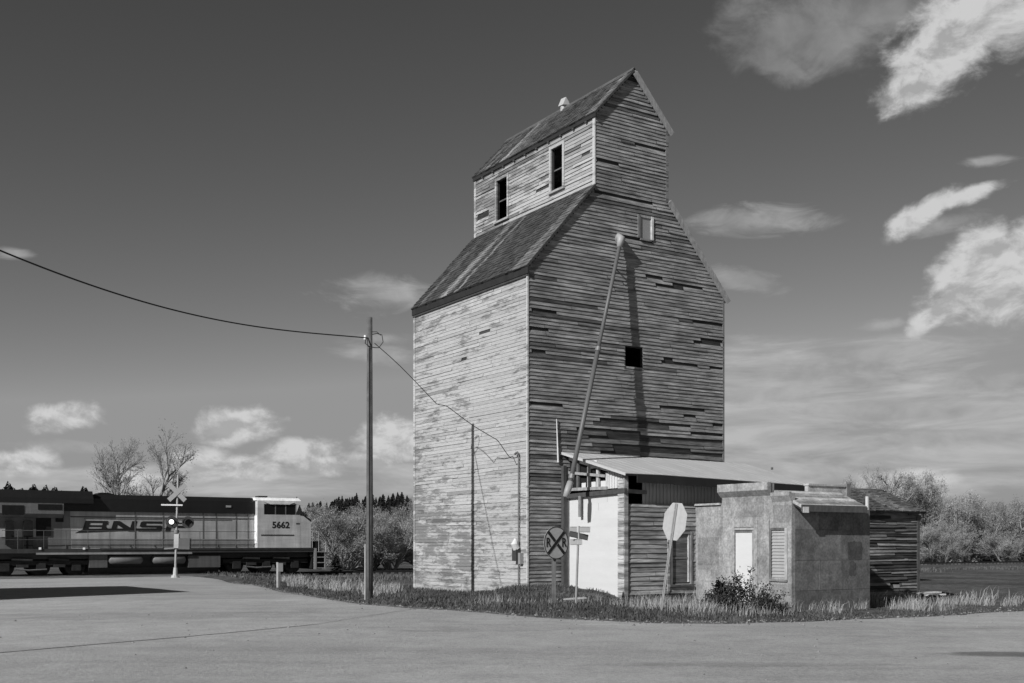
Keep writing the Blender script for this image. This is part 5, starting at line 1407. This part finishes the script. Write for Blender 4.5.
# bright cumulus
CUM = [(952,40,84,48,30), (1004,10,84,46,0), (915,88,52,24,10), (925,214,46,13,30), (968,196,46,10,14), (905,222,24,14,35), (984,252,52,30,5), (1030,250,46,34,0), (968,276,62,34,38), (1015,290,66,34,6), (935,312,40,14,42),
                  (62,417,44,17,6), (22,462,46,16,3), (236,424,52,21,9), (198,464,40,19,0), (250,468,44,15,0), (298,452,44,15,5), (322,465,34,12,0), (393,440,42,28,12), (368,461,44,11,0), (905,480,62,12,2), (140,480,50,8,0)]
gC = group(CUM, 1.7); gU = group([(a, b - .55*d_, c, d_, *r_) for a, b, c, d_, *r_ in CUM], 1.7)
cum = dens(gC, math_node(nt, 'ADD', nA, math_node(nt, 'MULTIPLY', math_node(nt, 'SUBTRACT', nB, .5), .45)), 2.3, -.12, 1.0)
tops = math_node(nt, 'MULTIPLY', math_node(nt, 'ADD', math_node(nt, 'SUBTRACT', gU, gC), .5), .15)
shade = math_node(nt, 'ADD', math_node(nt, 'MULTIPLY', nL, .42), math_node(nt, 'ADD', math_node(nt, 'MULTIPLY', nB, .16), relief))
shade = math_node(nt, 'ADD', shade, tops)
cv = map_range(nt, shade, .04, .50, 4.0, 6.3)
val = mixv(math_node(nt, 'MULTIPLY', cum, .94), val, cv)
cc_ = nt.nodes.new('ShaderNodeCombineColor')
for i in range(3): nt.links.new(val, cc_.inputs[i])
nt.links.new(cc_.outputs[0], bg.inputs['Color']); bg.inputs['Strength'].default_value = STR

sun = bpy.data.lights.new('sun', 'SUN'); sun.energy = 4.8; sun.angle = math.radians(.5); sun.color = (1, 1, 1)
so = bpy.data.objects.new('sun', sun); COL.objects.link(so)
d = -Vector((SUN_H.x*math.cos(SUN_EL), SUN_H.y*math.cos(SUN_EL), math.sin(SUN_EL)))
so.rotation_euler = d.to_track_quat('-Z', 'Y').to_euler()

cam = bpy.data.cameras.new('camera'); cam.sensor_width = 36; cam.lens = F/1024*36; cam.shift_y = (HZ - 341.5)/1024
cam.clip_end = 12000; cam.clip_start = .1
co = bpy.data.objects.new('camera', cam); COL.objects.link(co); co.location = (0,0,EYE); co.rotation_euler = (math.radians(90),0,0)
scene.camera = co
scene.view_settings.view_transform = 'Standard'; scene.view_settings.look = 'None'; scene.view_settings.exposure = 0; scene.view_settings.gamma = 1
scene.cycles.max_bounces = 6
